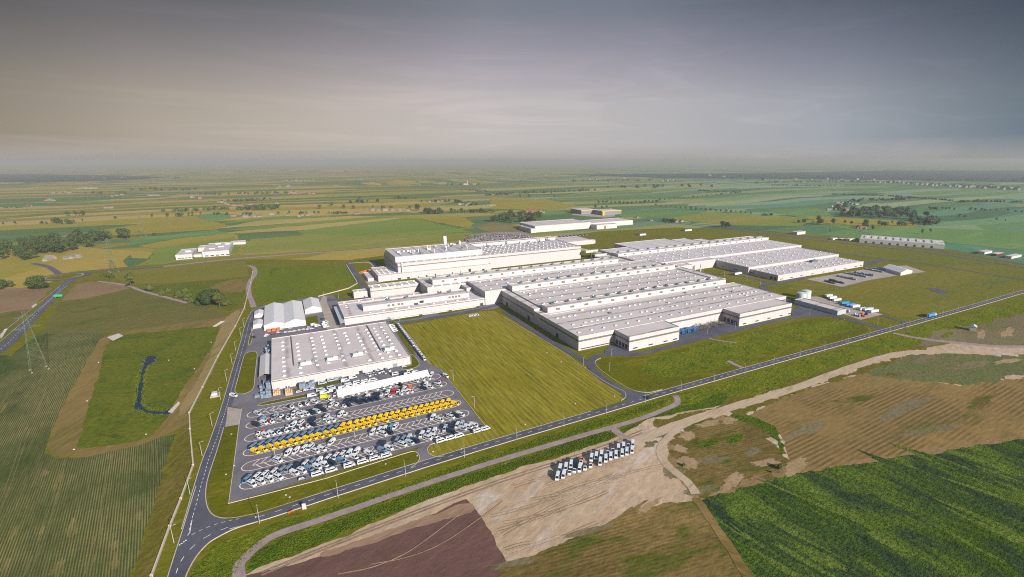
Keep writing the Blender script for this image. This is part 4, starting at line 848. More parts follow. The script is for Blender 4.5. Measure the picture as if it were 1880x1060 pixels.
def make(kind, col, label):
    t = empty({'van': 'panel_van', 'minibus': 'minibus', 'chassis': 'chassis_cab', 'car': 'parked_car'}[kind], (0, 0, 0), label=label, cat={'van': 'van', 'minibus': 'minibus', 'chassis': 'pickup van', 'car': 'car'}[kind])
    b = BODY[col] if kind != 'chassis' else BODY['white']
    if kind in ('van', 'minibus'):
        profile(VP, 1., .86, 2.62).build('body', b, t, rel=False)
        glass(t, 'windscreen', [(1.72, -.8, 2.55), (2.47, -.88, 1.46), (2.47, .88, 1.46), (1.72, .8, 2.55)])
        for sy in (-1, 1):
            x0 = -2.7 if kind == 'minibus' else (-.6 if col in ('white', 'silver', 'grey') else .6)
            y1, y2 = sy*(.955), sy*(.915)
            q = [(x0, y1+sy*.012, 1.42), (2.2, y1+sy*.012, 1.42), (1.7, y2+sy*.012, 2.3), (x0, y2+sy*.012, 2.3)]
            glass(t, 'side_window', q if sy < 0 else q[::-1])
        wheels(t, (-1.9, 2.05), 1.)
        if kind == 'minibus':
            MB().box(-1.6, -.6, -.45, .45, 2.62, 2.72).build('roof_vent', DUCT, t, rel=False)
    elif kind == 'chassis':
        profile(KP, 1., .86, 2.4).build('cab', b, t, rel=False)
        glass(t, 'windscreen', [(1.66, -.78, 2.36), (2.43, -.86, 1.5), (2.43, .86, 1.5), (1.66, .78, 2.36)])
        bm = BODY[col]
        mb = MB()
        if col == 'white': mb.box(-3., .8, -.5, -.35, .6, .85).box(-3., .8, .35, .5, .6, .85).box(-2.9, -2.7, -.9, .9, .6, .8).box(-.4, -.2, -.9, .9, .6, .8)
        else: mb.box(-3.1, .75, -1.02, 1.02, .75, .9).box(-3.1, .75, -1.02, -.96, .9, 1.3).box(-3.1, .75, .96, 1.02, .9, 1.3).box(-3.1, -3.04, -.96, .96, .9, 1.3).box(.69, .75, -.96, .96, .9, 1.6)
        mb.build('load_bed', STEEL if col == 'white' else bm, t, rel=False); wheels(t, (-1.9, 2.05), 1.)
    else:
        profile(CP, .88, .62, 1.52).build('body', b, t, rel=False)
        glass(t, 'windscreen', [(.38, -.66, 1.5), (1.0, -.78, 1.04), (1.0, .78, 1.04), (.38, .66, 1.5)])
        for sy in (-1, 1):
            q = [(-1.6, sy*.87, 1.0), (.85, sy*.87, 1.0), (.3, sy*.73, 1.42), (-1.35, sy*.73, 1.42)]
            glass(t, 'side_window', q if sy < 0 else q[::-1])
        wheels(t, (-1.3, 1.35), .88, .32)
    return t
PROTO = {}
def place(kind, col, x, y, rz, label, group):
    k = (kind, col)
    if k not in PROTO: o = make(kind, col, label); PROTO[k] = o; o.location = (x, y, PZ[0]); o.rotation_euler = (0, 0, rz); o['label'] = label
    else: o = copy_tree(PROTO[k], (x, y, PZ[0]), rz, label)
    o['group'] = group; return o
VZ = ZC[0]+.02; PZ = [VZ]
Z = {1: (430, 720, 11.75), 2: (570, 690, 11.75), 3: (700, 670, 11.75), 4: (430, 790, 11.75), 5: (430, 840, 11.75), 6: (570, 760, 11.75), 7: (720, 730, 10.444), 8: (560, 810, 10.444), 11: (460, 670, 11.75), 12: (600, 650, 9.4), 13: (460, 580, 11.75), 14: (700, 580, 11.75), 15: (1010, 800, 11.04), 0: (0, 0, 1)}
def zp(k, x, y): o = Z[k]; return o[0]+x/o[2], o[1]+y/o[2]
KN = {'van': 'panel van', 'minibus': 'minibus', 'chassis': 'open-bed pickup', 'car': 'car'}
CN = {'lemon': 'bright lemon'}
def put(lst, ydef, group, where, head):
    """lst: (zoom, x, y, colour, kind); label by order from the left within colour and kind"""
    ps = []; PZ[0] = ZSAND+.01 if 'bare sand' in where else (VZ if 'rank,' in where else ZLOT+.03)
    for e in lst:
        z, x, y, c, k = e[:5]; g = G(*zp(z, x, y), 1.3)
        ps.append([g.x, ydef if ydef is not None else g.y, c, k, e[5] if len(e) > 5 else head])
    ps.sort(key=lambda e: e[0]); cnt = {}
    for e in ps: cnt.setdefault((e[2], e[3]), []).append(e)
    for (c, k), es in cnt.items():
        for i, e in enumerate(es):
            q = leftmost(i, len(es))
            lb = '%s %s%s %s' % (CN.get(c, c), KN[k], (', '+q) if q else '', where)
            place(k, c, e[0], e[1], RAD(e[4]+random.uniform(-2, 2)), lb, group)
def row(z, c, k, *pts): return [(z, x, y, c, k) for x, y in pts]
FH, BH = -57, 237
W_, D_ = 'white', 'dark blue'
def pair(n, front, rear, nm):
    y = YR[n][1]
    put(front, y-2.75, 'vehicles in the herringbone parking lot', 'in front rank, '+nm, FH)
    put(rear, y+2.65, 'vehicles in the herringbone parking lot', 'in rear rank, '+nm, BH)
pair(0, row(1, 'silver', 'van', (500, 485))+row(1, D_, 'chassis', (1210, 340), (1540, 290))+row(1, W_, 'chassis', (1390, 320))+row(1, W_, 'van', (1730, 215))+row(2, W_, 'chassis', (390, 520))+row(2, W_, 'van', (650, 480), (870, 415), (1000, 400), (1160, 370), (1400, 300), (1680, 255))+row(2, 'grey', 'van', (1540, 285), (1810, 225))+row(3, W_, 'van', (15, 520), (150, 490), (280, 460), (740, 350), (880, 330))+row(3, 'black', 'van', (390, 435))+row(3, W_, 'minibus', (1000, 300)),
     row(2, W_, 'van', (570, 455))+row(3, W_, 'van', (1090, 225)), 'row under white canopy')
pair(1, row(1, D_, 'van', (470, 745))+row(1, W_, 'van', (640, 700), (1420, 540), (1550, 520), (1780, 440))+row(1, 'red', 'chassis', (780, 670))+row(1, D_, 'chassis', (1120, 620), (1230, 560))+row(1, D_, 'van', (1670, 480))+row(2, D_, 'van', (280, 770), (40, 830), (810, 640), (1050, 570), (1190, 550), (1320, 530), (1430, 500))+row(2, W_, 'van', (140, 800))+row(2, W_, 'chassis', (700, 685), (1690, 460))+row(3, W_, 'chassis', (400, 640))+row(3, W_, 'van', (520, 610), (620, 590), (1040, 480))+row(3, D_, 'van', (900, 490))+row(3, W_, 'minibus', (1230, 430)),
     row(1, 'blue-grey', 'van', (600, 620))+row(1, 'grey', 'van', (880, 570))+row(1, W_, 'chassis', (1060, 520), (1460, 440))+row(1, W_, 'minibus', (1310, 475))+row(2, D_, 'van', (190, 700), (820, 570), (950, 530), (1440, 420))+row(2, W_, 'minibus', (460, 640))+row(2, W_, 'chassis', (600, 610), (1560, 400))+row(2, W_, 'van', (1230, 480), (1665, 375))+row(2, 'red', 'van', (1790, 365))+row(3, 'dark red', 'chassis', (385, 560))+row(3, W_, 'van', (495, 535), (960, 430))+row(3, 'orange', 'van', (600, 510))+row(3, 'red', 'chassis', (1310, 410)),
     'second row behind yellow vans')
pair(2, row(1, W_, 'chassis', (500, 1020))+row(1, W_, 'van', (670, 980), (800, 940))+row(1, 'blue', 'chassis', (930, 905), (1085, 875), (1250, 830), (1410, 805))+row(1, 'dark red', 'chassis', (1560, 780))+row(1, D_, 'van', (1700, 720))+row(2, W_, 'chassis', (340, 1010))+row(2, W_, 'van', (460, 970)),
     row(1, 'orange', 'chassis', (560, 915))+row(1, W_, 'chassis', (1190, 740))+row(1, W_, 'van', (1280, 740))+row(1, W_, 'minibus', (1440, 700))+row(1, D_, 'van', (1690, 650))+row(2, W_, 'minibus', (350, 930))+row(2, W_, 'van', (660, 850))+row(2, W_, 'chassis', (790, 820)), 'row just behind yellow vans')
pair(3, row(4, 'yellow', 'van', (450, 505), (620, 455), (795, 405), (955, 365), (1105, 330), (1275, 300), (1410, 255), (1575, 210), (1715, 170), (1850, 130))+row(6, 'yellow', 'van', (370, 450), (530, 405), (670, 370), (800, 335), (930, 300), (1075, 270), (1210, 230), (1345, 205), (1600, 140), (1840, 50))+row(7, 'yellow', 'van', (205, 335), (330, 318), (440, 295), (550, 265), (650, 235), (750, 215), (845, 180), (960, 160), (1060, 140), (1185, 95)),
     row(4, 'blue-grey', 'minibus', (390, 410), (560, 360), (730, 310), (870, 280), (1010, 250), (1180, 215), (1330, 180), (1490, 135), (1640, 95), (1800, 45))+row(6, 'blue-grey', 'minibus', (270, 385), (420, 340), (560, 310))+row(6, 'yellow', 'van', (690, 285), (830, 250), (980, 210), (1110, 175), (1240, 145), (1365, 120), (1500, 95), (1625, 60), (1750, 30))+row(7, 'yellow', 'van', (90, 305), (215, 270), (330, 240), (430, 220), (545, 200), (645, 165), (745, 135), (845, 120), (945, 95), (1060, 70)), 'yellow van row')
pair(4, row(4, W_, 'minibus', (940, 700), (1750, 475))+row(6, W_, 'van', (250, 775))+row(6, W_, 'minibus', (1560, 420))+row(6, D_, 'van', (1700, 385))+row(7, W_, 'minibus', (900, 420), (1115, 360))+row(7, D_, 'van', (1200, 320))+row(7, W_, 'van', (1290, 300)),
     row(4, W_, 'van', (1170, 530), (1340, 490), (1510, 430))+row(4, W_, 'minibus', (1650, 420))+row(6, W_, 'van', (460, 630), (1345, 395), (1480, 350), (1595, 325))+row(6, 'blue-grey', 'van', (1725, 290))+row(6, W_, 'minibus', (1840, 290))+row(7, W_, 'van', (775, 375)), 'row before yellow vans')
pair(5, row(5, W_, 'minibus', (375, 605), (565, 555), (750, 500), (950, 450), (1460, 310))+row(5, W_, 'van', (1300, 350), (1790, 210))+row(5, 'light blue', 'van', (1615, 255))+row(8, W_, 'van', (365, 455), (935, 300), (1215, 225), (1600, 115))+row(8, D_, 'van', (520, 420))+row(8, 'blue-grey', 'van', (700, 385))+row(8, 'light blue', 'van', (1470, 150))+row(7, W_, 'minibus', (185, 870), (670, 745))+row(7, 'silver', 'van', (320, 840), (1320, 555))+row(7, D_, 'van', (440, 810), (1110, 610))+row(7, W_, 'van', (770, 700), (1430, 520), (1520, 485)),
     row(5, 'blue-grey', 'minibus', (270, 550))+row(5, W_, 'minibus', (480, 480), (650, 430), (850, 370), (1530, 190))+row(5, 'grey', 'minibus', (1030, 310), (1170, 290), (1690, 140))+row(5, D_, 'van', (1350, 230))+row(5, W_, 'van', (1830, 100))+row(8, W_, 'minibus', (440, 360), (590, 320), (715, 275))+row(8, W_, 'van', (850, 250), (990, 210))+row(8, D_, 'van', (1480, 50))+row(7, 'grey', 'minibus', (90, 830), (205, 780))+row(7, 'silver', 'van', (310, 755))+row(7, W_, 'van', (560, 700), (790, 625), (1230, 505))+row(7, W_, 'minibus', (680, 650))+row(7, 'silver', 'minibus', (1000, 570), (1320, 490))+row(7, D_, 'van', (1120, 530)), 'row nearest main road')
put(row(5, 'grey', 'car', (1470, 480))+row(8, W_, 'minibus', (240, 655), (510, 580), (850, 470), (1110, 395), (1340, 330), (1555, 265))+row(7, W_, 'minibus', (920, 800), (1100, 745), (1260, 695), (1610, 600), (1760, 560)), 277.6, 'vans along the lower kerb of the lot', 'along the lower kerb of the parking lot', 4)
put(row(3, W_, 'van', (1390, 240)), None, 'vehicles in the herringbone parking lot', 'alone at the lot edge by the striped lawn', -75)
put(row(2, 'lemon', 'van', (310, 455)), None, 'vehicles in the herringbone parking lot', 'parked askew left of the canopy', -15)
put(row(11, W_, 'van', (1320, 660), (1590, 600))+row(11, 'silver', 'minibus', (1510, 540), (1740, 490)), None, 'vehicles on the street before the workshop', 'on the strip left of the white canopy', 2)
put(row(11, W_, 'car', (1040, 570), (1200, 530), (1350, 500))+row(11, 'silver', 'minibus', (1550, 390), (1750, 330)), None, 'vehicles on the street before the workshop', 'along the workshop front wall', 2)
put(row(12, 'grey', 'van', (215, 430))+row(12, W_, 'van', (315, 460), (450, 405)), None, 'vehicles on the street before the workshop', 'on grass by the workshop dark gate', 2)
put(row(12, W_, 'minibus', (380, 530), (525, 490), (665, 470), (800, 450)), None, 'vehicles on the street before the workshop', 'in the outer line above the white canopy', 2)
put(row(12, W_, 'van', (110, 630), (270, 585), (400, 555), (525, 525), (665, 500), (1395, 350), (1530, 320)), None, 'vehicles on the street before the workshop', 'half hidden behind the white canopy', 2)
put(row(12, W_, 'van', (715, 365), (880, 315), (935, 295), (1060, 280))+row(12, 'silver', 'car', (770, 345), (820, 335))+row(12, W_, 'car', (995, 320)), None, 'vehicles on the street before the workshop', 'nose-out between the two workshop gates', -70)
put(row(12, W_, 'minibus', (1190, 345), (1445, 300))+row(12, D_, 'van', (1310, 330))+row(12, 'silver', 'car', (1335, 210)), None, 'vehicles on the street before the workshop', 'right of the grey workshop gate', 2)
put(row(14, W_, 'van', (375, 200), (400, 240), (430, 280), (460, 320), (490, 360), (515, 395), (545, 435), (575, 475), (610, 520), (655, 575), (690, 620), (755, 705), (790, 755), (835, 810), (875, 865), (925, 925)), None, 'white vans lined along the striped lawn', 'in the line beside the striped lawn', -90)
put(row(14, W_, 'van', (220, 215), (235, 250), (270, 285), (290, 325)), None, 'white vans by the workshop right wall', 'against the workshop right wall', 0)
put(row(13, W_, 'car', (350, 400), (600, 350), (760, 345), (860, 335), (950, 320), (1060, 300), (1150, 285), (1240, 280), (1320, 270), (680, 280), (330, 430))+row(13, D_, 'car', (480, 380), (680, 360))+row(13, 'silver', 'car', (860, 260), (1260, 240)), None, 'cars between the tent and the workshop', 'packed between big tent and workshop', 12)
put(row(13, W_, 'van', (1360, 190), (1440, 215), (1610, 140), (1600, 185), (1630, 235))+row(13, D_, 'car', (1550, 60)), None, 'vans by the shaded side canopy', 'near the shaded side canopy', 20)
put(row(13, D_, 'car', (70, 450)), None, 'cars between the tent and the workshop', 'alone on the asphalt below the small tents', -60)
put(row(15, W_, 'van', (200, 670), (320, 640), (425, 590), (840, 450), (935, 420), (1040, 385), (1385, 255), (1490, 220), (1675, 170))+row(15, D_, 'van', (505, 560))+row(15, 'orange', 'chassis', (630, 510))+row(15, W_, 'chassis', (1170, 320), (1270, 275), (1585, 180)), None, 'vans parked on bare sand', 'in upper rank on bare sand', 234)
put(row(15, W_, 'van', (150, 830), (275, 795), (600, 665), (1015, 535), (1130, 470), (1230, 425), (1335, 390), (1460, 360), (1555, 330), (1660, 295))+row(15, W_, 'chassis', (400, 720), (500, 680), (715, 630), (825, 580)), None, 'vans parked on bare sand', 'in lower rank on bare sand', 234)
put(row(0, 'black', 'car', (1190, 729)), None, 'vehicles on the roads', 'driving on the main road by the side turning', 16)
put(row(0, W_, 'van', (428.5, 726)), None, 'vehicles on the roads', 'turning off the left access road', -50)
put([(0, 1717, 530-80, 'white', 'car')], None, 'vehicles on the roads', 'on the inner road at far right', 0) if 0 else None
# lorries
def lorry(px, py, rz, label, cc='white', tc='sky blue', group=None):
    c = G(px, py, .6); t = empty('articulated_lorry', (c.x, c.y, VZ), 0, label=label, cat='lorry', group=group)
    MB().box(-9.6, 3.8, -1.25, 1.25, 1.2, 3.95).build('trailer', BODY[tc] if tc in BODY else tc, t, rel=False)
    MB().add([(4.4, -1.2, .6), (6.6, -1.2, .6), (6.6, 1.2, .6), (4.4, 1.2, .6), (4.4, -1.2, 3.7), (5.9, -1.1, 3.6), (5.9, 1.1, 3.6), (4.4, 1.2, 3.7), (6.7, -1.15, 2.1), (6.7, 1.15, 2.1)], [(3, 2, 1, 0), (4, 5, 6, 7), (0, 1, 8, 5, 4), (3, 7, 6, 9, 2), (1, 2, 9, 8), (8, 9, 6, 5), (0, 4, 7, 3)]).build('cab', BODY[cc], t, rel=False)
    glass(t, 'windscreen', [(5.95, -1.0, 3.45), (6.7, -1.05, 2.3), (6.7, 1.05, 2.3), (5.95, 1.0, 3.45)])
    MB().box(-9.4, 5, -.45, .45, .75, 1.19).build('chassis', DUCT, t, rel=False); wheels(t, (-8, -6.7, -5.4, 1.2, 5.4), 1.25, .5)
    t.rotation_euler = (0, 0, rz); return t
lorry(1711, 581, 0, 'lorry with blue trailer and white cab on the main road')
lorry(1356, 504.5, RAD(5), 'white lorry on the curved road behind the production hall', tc='white')
# cars in the far lot
random.seed(3); n = 0; pk = []
for j in range(16):
    for i in range(30):
        X, Y = 300+i*7.5+(j % 2)*2, 960+j*10.5
        q = P2((X, Y, 0))
        if random.random() < .62 and n < 130 and 850 < q[0] < 980 and 428 < q[1] < 444.5 and abs(q[0]-905)*.12 < (q[1]-426): pk.append((X+random.uniform(-1.5, 1.5), Y+random.uniform(-1, 1), j)); n += 1
sheet('pavement', [(846, 445), (872, 435), (905, 427), (955, 425), (985, 436.5), (915, 446), (870, 448)], ground('staff_lot', '#7d7370', '#8b7f78', '#6c6664', .05))
cq = {}
for X, Y, j in pk: cq.setdefault(j, []).append((X, Y))
for j, es in cq.items():
    es.sort()
    for i, (X, Y) in enumerate(es):
        c = random.choice(['white', 'grey', 'dark blue', 'dark blue', 'black', 'silver', 'blue-grey', 'red'])
        k = ('far', c)
        if k not in PROTO:
            mb = profile(CP, .88, .62, 1.52); o = mb.build('parked_car', BODY[c]); PROTO[k] = o
        else: o = PROTO[k].copy(); COL.objects.link(o)
        o.location = (X, Y, VZ); o.rotation_euler = (0, 0, RAD(90+random.choice((0, 180))))
        tag(o, '%s car, %s in %s row, far staff lot' % (c, leftmost(i, len(es)) or 'only one', nth(j)), 'car', 'cars in the lot behind the paint shop')
# ---------------------------------------------------------------- lamps
def lamp_proto(arms, hgt):
    t = empty('street_lamp', (0, 0, 0), cat='street lamp')
    mb = MB().bar((0, 0, 0), (0, 0, hgt), .16, .09, 6); mb.build('pole', LAMPM, t, rel=False)
    for k in range(arms):
        s = 1 if k == 0 else -1
        MB().bar((0, 0, hgt-.05), (0, s*1.3, hgt+.15), .06, .05).box(-.17, .17, min(s*1.1, s*2.), max(s*1.1, s*2.), hgt+.08, hgt+.26).build('lamp_head', LAMPM, t, rel=False)
    return t
LAMPM = paint('lamp_grey', '#a5a39d', .5, .2)
def lamps(pts, where, rz, arms=1, hgt=9.2, base=None, group=None):
    pr = None; W3 = [G(*p) for p in pts]
    for i, g in enumerate(W3):
        lb = 'slim grey street lamp, %s %s' % (leftmost(i, len(W3)) or 'single', where)
        if pr is None: o = pr = lamp_proto(arms, hgt); o.location = g; o.rotation_euler = (0, 0, rz); o['label'] = lb; o['group'] = group or 'street lamps'
        else: o = copy_tree(pr, g, rz, lb); o['group'] = group or 'street lamps'
        if base: MB().box(-.4, .4, -.4, .4, 0, 1.1).build('base', YEL, o, rel=False)
mr = [(476.9, 961.6), (621, 914.7), (745, 875), (853, 841), (949, 808), (1035.3, 784.5), (1113.6, 760), (1184.9, 740), (1250, 721.5), (1311, 703), (1367, 687.5), (1420, 672), (1468, 658.5), (1513, 645.7), (1556, 633.7), (1595.7, 621.4), (1633, 609.9), (1667.8, 601), (1700.5, 592), (1730, 581.7), (1758, 572.8), (1786, 564.6), (1811, 556), (1835, 549.6), (1858, 543)]
lamps(mr, 'along the main road', 0)
lamps([(319.6, 997.4), (349, 908), (371.3, 837.6), (389.5, 782.5), (404.9, 733.9), (416.1, 699.4), (426.3, 668.7), (433, 644.4), (442.5, 618.8), (448, 601)], 'along the left access road, counted from its foot', RAD(-90))
lamps([(505, 770), (505.8, 842.5), (652, 807.3), (766, 777)], 'double-headed with yellow foot in the parking lot', 0, 2, 9.6, True)
lamps([(832.4, 699.3), (871.7, 749.5)], 'on the striped lawn edge', RAD(90))
lamps([(1071, 671), (1118.4, 682), (1122.7, 654.5), (1299, 614), (1349.3, 605), (1486, 579)], 'beside the front service road', RAD(180), 1, 8)
lamps([(734, 591), (800, 578), (622, 549), (595, 547), (450, 569)], 'by the middle hall street', RAD(180), 1, 8)
lamps([(1291, 503), (1330, 508), (1371, 518), (1396, 523), (1478, 513), (1611, 597)], 'by the curved rear road', RAD(90), 1, 8)
# ---------------------------------------------------------------- pylons
PY = paint('pylon_steel', '#55604a', .7)
def pylon(px, py, hpx, label, r=.11, b=9.):
    g = G(px, py); H = hpx*mpp(g)*1.0; t = empty('electricity_pylon', g, RAD(25), label=label, cat='pylon', group='electricity pylons')
    def lv(u): w = b/2*(1-u)**1.15+.7; return [(w, w, H*u), (-w, w, H*u), (-w, -w, H*u), (w, -w, H*u)]
    us = [0, .17, .31, .43, .53, .62, .7, .78, .86, .93, 1.]; mb = MB()
    for a, c in zip(us, us[1:]):
        A, Bq = lv(a), lv(c)
        for k in range(4):
            mb.bar(A[k], Bq[k], r, n=4); mb.bar(A[k], Bq[(k+1) % 4], r*.6, n=3); mb.bar(A[(k+1) % 4], Bq[k], r*.6, n=3); mb.bar(Bq[k], Bq[(k+1) % 4], r*.6, n=3)
    mb.build('lattice_mast', PY, t, rel=False)
    for u, w in ((.72, 9), (.9, 6.5)):
        mb = MB()
        for s in (-1, 1):
            z = H*u
            for q in (.8, -.8): mb.bar((s*.8, q, z), (s*w, 0, z+.2), r*.7, n=4); mb.bar((s*.8, q, z+1.6), (s*w, 0, z+.2), r*.7, n=4)
        mb.build('cross_arm', PY, t, rel=False)
    for sx in (-1, 1):
        for sy in (-1, 1): MB().box(sx*b*.55-.5, sx*b*.55+.5, sy*b*.55-.5, sy*b*.55+.5, 0, .5).build('footing', CONC, t, rel=False)
pylon(72, 679, 112, 'tall lattice pylon standing in the left crop field', .085); pylon(209, 499, 62, 'lattice pylon beside the trunk road beyond the roundabout', .12); pylon(263, 434, 42, 'small far lattice pylon in yellow fields at left', .12)
# ---------------------------------------------------------------- fence, signs, small things
fl_ = wpts([(464, 500), (460, 520), (455, 540), (449, 566), (432, 600), (400, 656), (372, 712), (347.8, 759.5), (349, 789), (355, 855.5), (332.5, 917), (312, 968), (278.8, 1058.8), (262, 1105)])
t = empty('concrete_fence', (*fl_[7], 0), label='long pale concrete fence between dry verge and access road', cat='fence')
for a, b in zip(fl_, fl_[1:]):
    L, Rr = offset([a, b], .35), offset([a, b], -.35)
    MB().prism([L[0], L[1], Rr[1], Rr[0]], 0, 1.1).build('fence_panel', KERB, t)
for p in fl_: MB().box(p[0]-.5, p[0]+.5, p[1]-.5, p[1]+.5, 0, 1.35).build('fence_post', KERB, t)
t = empty('north_fence', (*G(620, 537)[:2], 0), label='low pale fence line crossing the green lawn behind the tents', cat='fence'); t.name = 'concrete_fence'
fn = wpts([(584, 545), (640, 530), (656, 521), (653, 515), (636, 487)])
for a, b in zip(fn, fn[1:]):
    L, Rr = offset([a, b], .5), offset([a, b], -.5); MB().prism([L[0], L[1], Rr[1], Rr[0]], 0, 1.).build('fence_panel', KERB, t)
g = G(107.5, 548); t = empty('road_sign', g, RAD(-12), label='green direction sign beside the trunk road below the roundabout', cat='road sign')
SG = paint('sign_green', '#1f9a70'); MB().box(-4.4, 4.4, -.1, .1, 2.2, 5).build('panel', SG, t, rel=False)
for x in (-3, 3): MB().bar((x, .2, 0), (x, .2, 5), .12).build('post', STEEL, t, rel=False)
g = G(559, 935); t = empty('info_board', g, RAD(-20), label='small white stele sign on grass by the main road', cat='sign'); MB().box(-.9, .9, -.2, .2, 0, 3.2).build('panel', LIGHT, t, rel=False); MB().box(-1.1, 1.1, -.4, .4, 0, .25).build('base', CONC, t, rel=False)
g = G(534, 942); t = empty('barrier', g, RAD(20), label='orange barrier board lying on grass by the main road', cat='barrier'); MB().box(-1.2, 1.2, -.08, .08, .5, 1.2).build('board', ORANGE, t, rel=False)
for x in (-1, 1): MB().box(x-.1, x+.1, -.4, .4, 0, .5).build('foot', STEEL, t, rel=False)
g = G(1786, 607); t = empty('white_hut', g, RAD(20), label='lone white hut on the scrubby ground at right', cat='hut'); t.name = 'hut'; MB().box(-3.5, 3.5, -2.5, 2.5, 0, 4.6).build('wall', LIGHT, t, rel=False); MB().add([(-3.8, -2.8, 4.6), (3.8, -2.8, 4.6), (3.8, 2.8, 4.6), (-3.8, 2.8, 4.6), (-3.8, 0, 6.2), (3.8, 0, 6.2)], [(0, 1, 5, 4), (2, 3, 4, 5), (1, 2, 5), (3, 0, 4)]).build('roof', UNIT, t, rel=False); MB().box(-.6, .6, -2.56, -2.51, 0, 2.2).build('door', GATE, t, rel=False)
def ramp_slab(px, label, name='spillway', mat=CONC):
    w = wpts(px); c = Vector((sum(p[0] for p in w)/4, sum(p[1] for p in w)/4, 0)); t = empty(name, c, 0, label=label, cat='concrete apron')
    MB().prism(w, 0, VZ+.05).build('slab', KERB, t)
    for k in range(6):
        u, v = k/6+.04, k/6+.09; a, b = Vector(w[0]), Vector(w[1]); d_, c_ = Vector(w[3]), Vector(w[2])
        MB().prism([tuple(a.lerp(b, u)), tuple(a.lerp(b, v)), tuple(d_.lerp(c_, v)), tuple(d_.lerp(c_, u))], VZ+.05, VZ+.25).build('rib', LIGHT, t)
ramp_slab([(309, 757), (328, 738), (331, 741), (316, 759)], 'ribbed concrete spillway at the foot of the pond'); ramp_slab([(391, 600), (406, 590), (413, 590), (397, 600)], 'pale concrete inlet slab at the top right basin corner')
ramp_slab([(197, 620), (218, 613), (226, 617), (207, 626)], 'pale stone apron at the top left basin corner'); ramp_slab([(0, 617), (9, 605), (15, 603), (2, 624)], 'pale concrete strip beside the trunk road at left edge')
ramp_slab([(58, 563), (66, 558), (68, 560), (60, 566)], 'short concrete culvert wall left of the trunk road')
random.seed(9)
c = G(869, 580); t = empty('planter', (c.x, c.y, VZ), 0, label='white block monument on the lawn corner by the middle hall', cat='monument')
MB().box(-7, 7, -5, 6, 0, .15).build('bed', PATHM, t, rel=False)
for k in range(7): MB().box(-5.5+k*1.7, -4.4+k*1.7, -3+(k % 3), 2+(k % 2)*2, .15, .9).build('block', LIGHT, t, rel=False)
mh = sorted([(181, 666), (160, 737), (136, 826), (268, 798), (388, 629), (357, 678), (310, 662), (525, 910), (532, 914), (425, 798), (430, 856), (708, 853), (795, 830), (766, 838), (847, 825), (964, 780), (1074, 676), (1128, 728), (1056, 742), (1004, 648), (1550, 587), (1650, 552), (1030, 665), (415, 872), (470, 950)])
src = None
for i, p in enumerate(mh):
    g = G(*p); lb = 'small white concrete manhole top, %s among the grassy areas' % leftmost(i, len(mh))
    if src is None: o = src = MB().bar((0, 0, 0), (0, 0, .3), .5, n=10).bar((0, 0, .3), (0, 0, .4), .35, n=8).build('manhole', LIGHT)
    else: o = src.copy(); COL.objects.link(o)
    o.location = (g.x, g.y, ZLOT-.1); tag(o, lb, 'manhole', 'manhole tops on grass')
# stacks and racks round the workshop
def stack(x, y, nx, ny, nz, s, mat, name, label, cat, group=None, rz=0., sz=None):
    t = empty(name, (x, y, .3), rz, label=label, cat=cat, group=group); mb = MB(); sz = sz or s
    for i in range(nx):
        for j in range(ny):
            for k in range(random.randint(max(1, nz-1), nz)): mb.box(i*s+.06, (i+1)*s-.06, j*s+.06, (j+1)*s-.06, k*sz+.05, (k+1)*sz-.05)
    mb.build('load', mat, t, rel=False); MB().box(0, nx*s, 0, ny*s, -.1, .05).build('pallet', WOOD, t, rel=False)
RACK = paint('rack_metal', '#7f8fa0', .5, .3, .5, .8)
for i, (x, y, nx, ny, nz) in enumerate([(-28.2, 423, 2, 3, 2), (-26, 415, 2, 3, 3), (-30.4, 414, 2, 3, 2), (-33.5, 403, 2, 2, 2), (-29.5, 400, 2, 3, 2), (-26, 399, 2, 4, 3), (-27, 493, 2, 3, 3), (-28, 503, 2, 3, 2), (-26, 510, 2, 3, 2)]):
    stack(x, y, nx, ny, nz, 1.7, RACK, 'pallet_rack', 'stack of blue-grey metal crates, %s beside the workshop left wall' % (nth(i)+' from the front'), 'crate stack', 'crate stacks by the workshop')
for i, (x, y) in enumerate([(-21.5, 400), (-13.5, 395.5)]): stack(x, y, 4, 6, 3, 1.2, WOOD, 'timber_stack', 'stack of pale timber pallets at workshop corner, '+('left' if i == 0 else 'right, nearer the street'), 'pallet stack', 'timber stacks', sz=1)
stack(-4, 402, 5, 2, 2, 2.2, RACK, 'pallet_rack', 'blue and cream crate heap under the workshop windows', 'crate stack')
for i in range(3): stack(-26.8+i*4.2, 566.5, 1, 1, 1, 3.2, ORANGE, 'container', 'orange skip before the double tent, '+('leftmost', 'middle', 'rightmost')[i], 'skip', 'orange skips', sz=2.4)
for i in range(4): stack(256+i*.1, 700, 1, 1, 1, 1, ORANGE, 'x', 'x', 'x') if 0 else None
for i, (px, py) in enumerate([(664, 502), (668, 500), (666, 505)]): g = G(px, py); stack(g.x, g.y, 3, 1, 1, 2.4, ORANGE, 'container', 'orange container left of the paint shop shed, '+('nearest', 'middle one', 'lowest')[i], 'container', 'orange containers', sz=2.4)
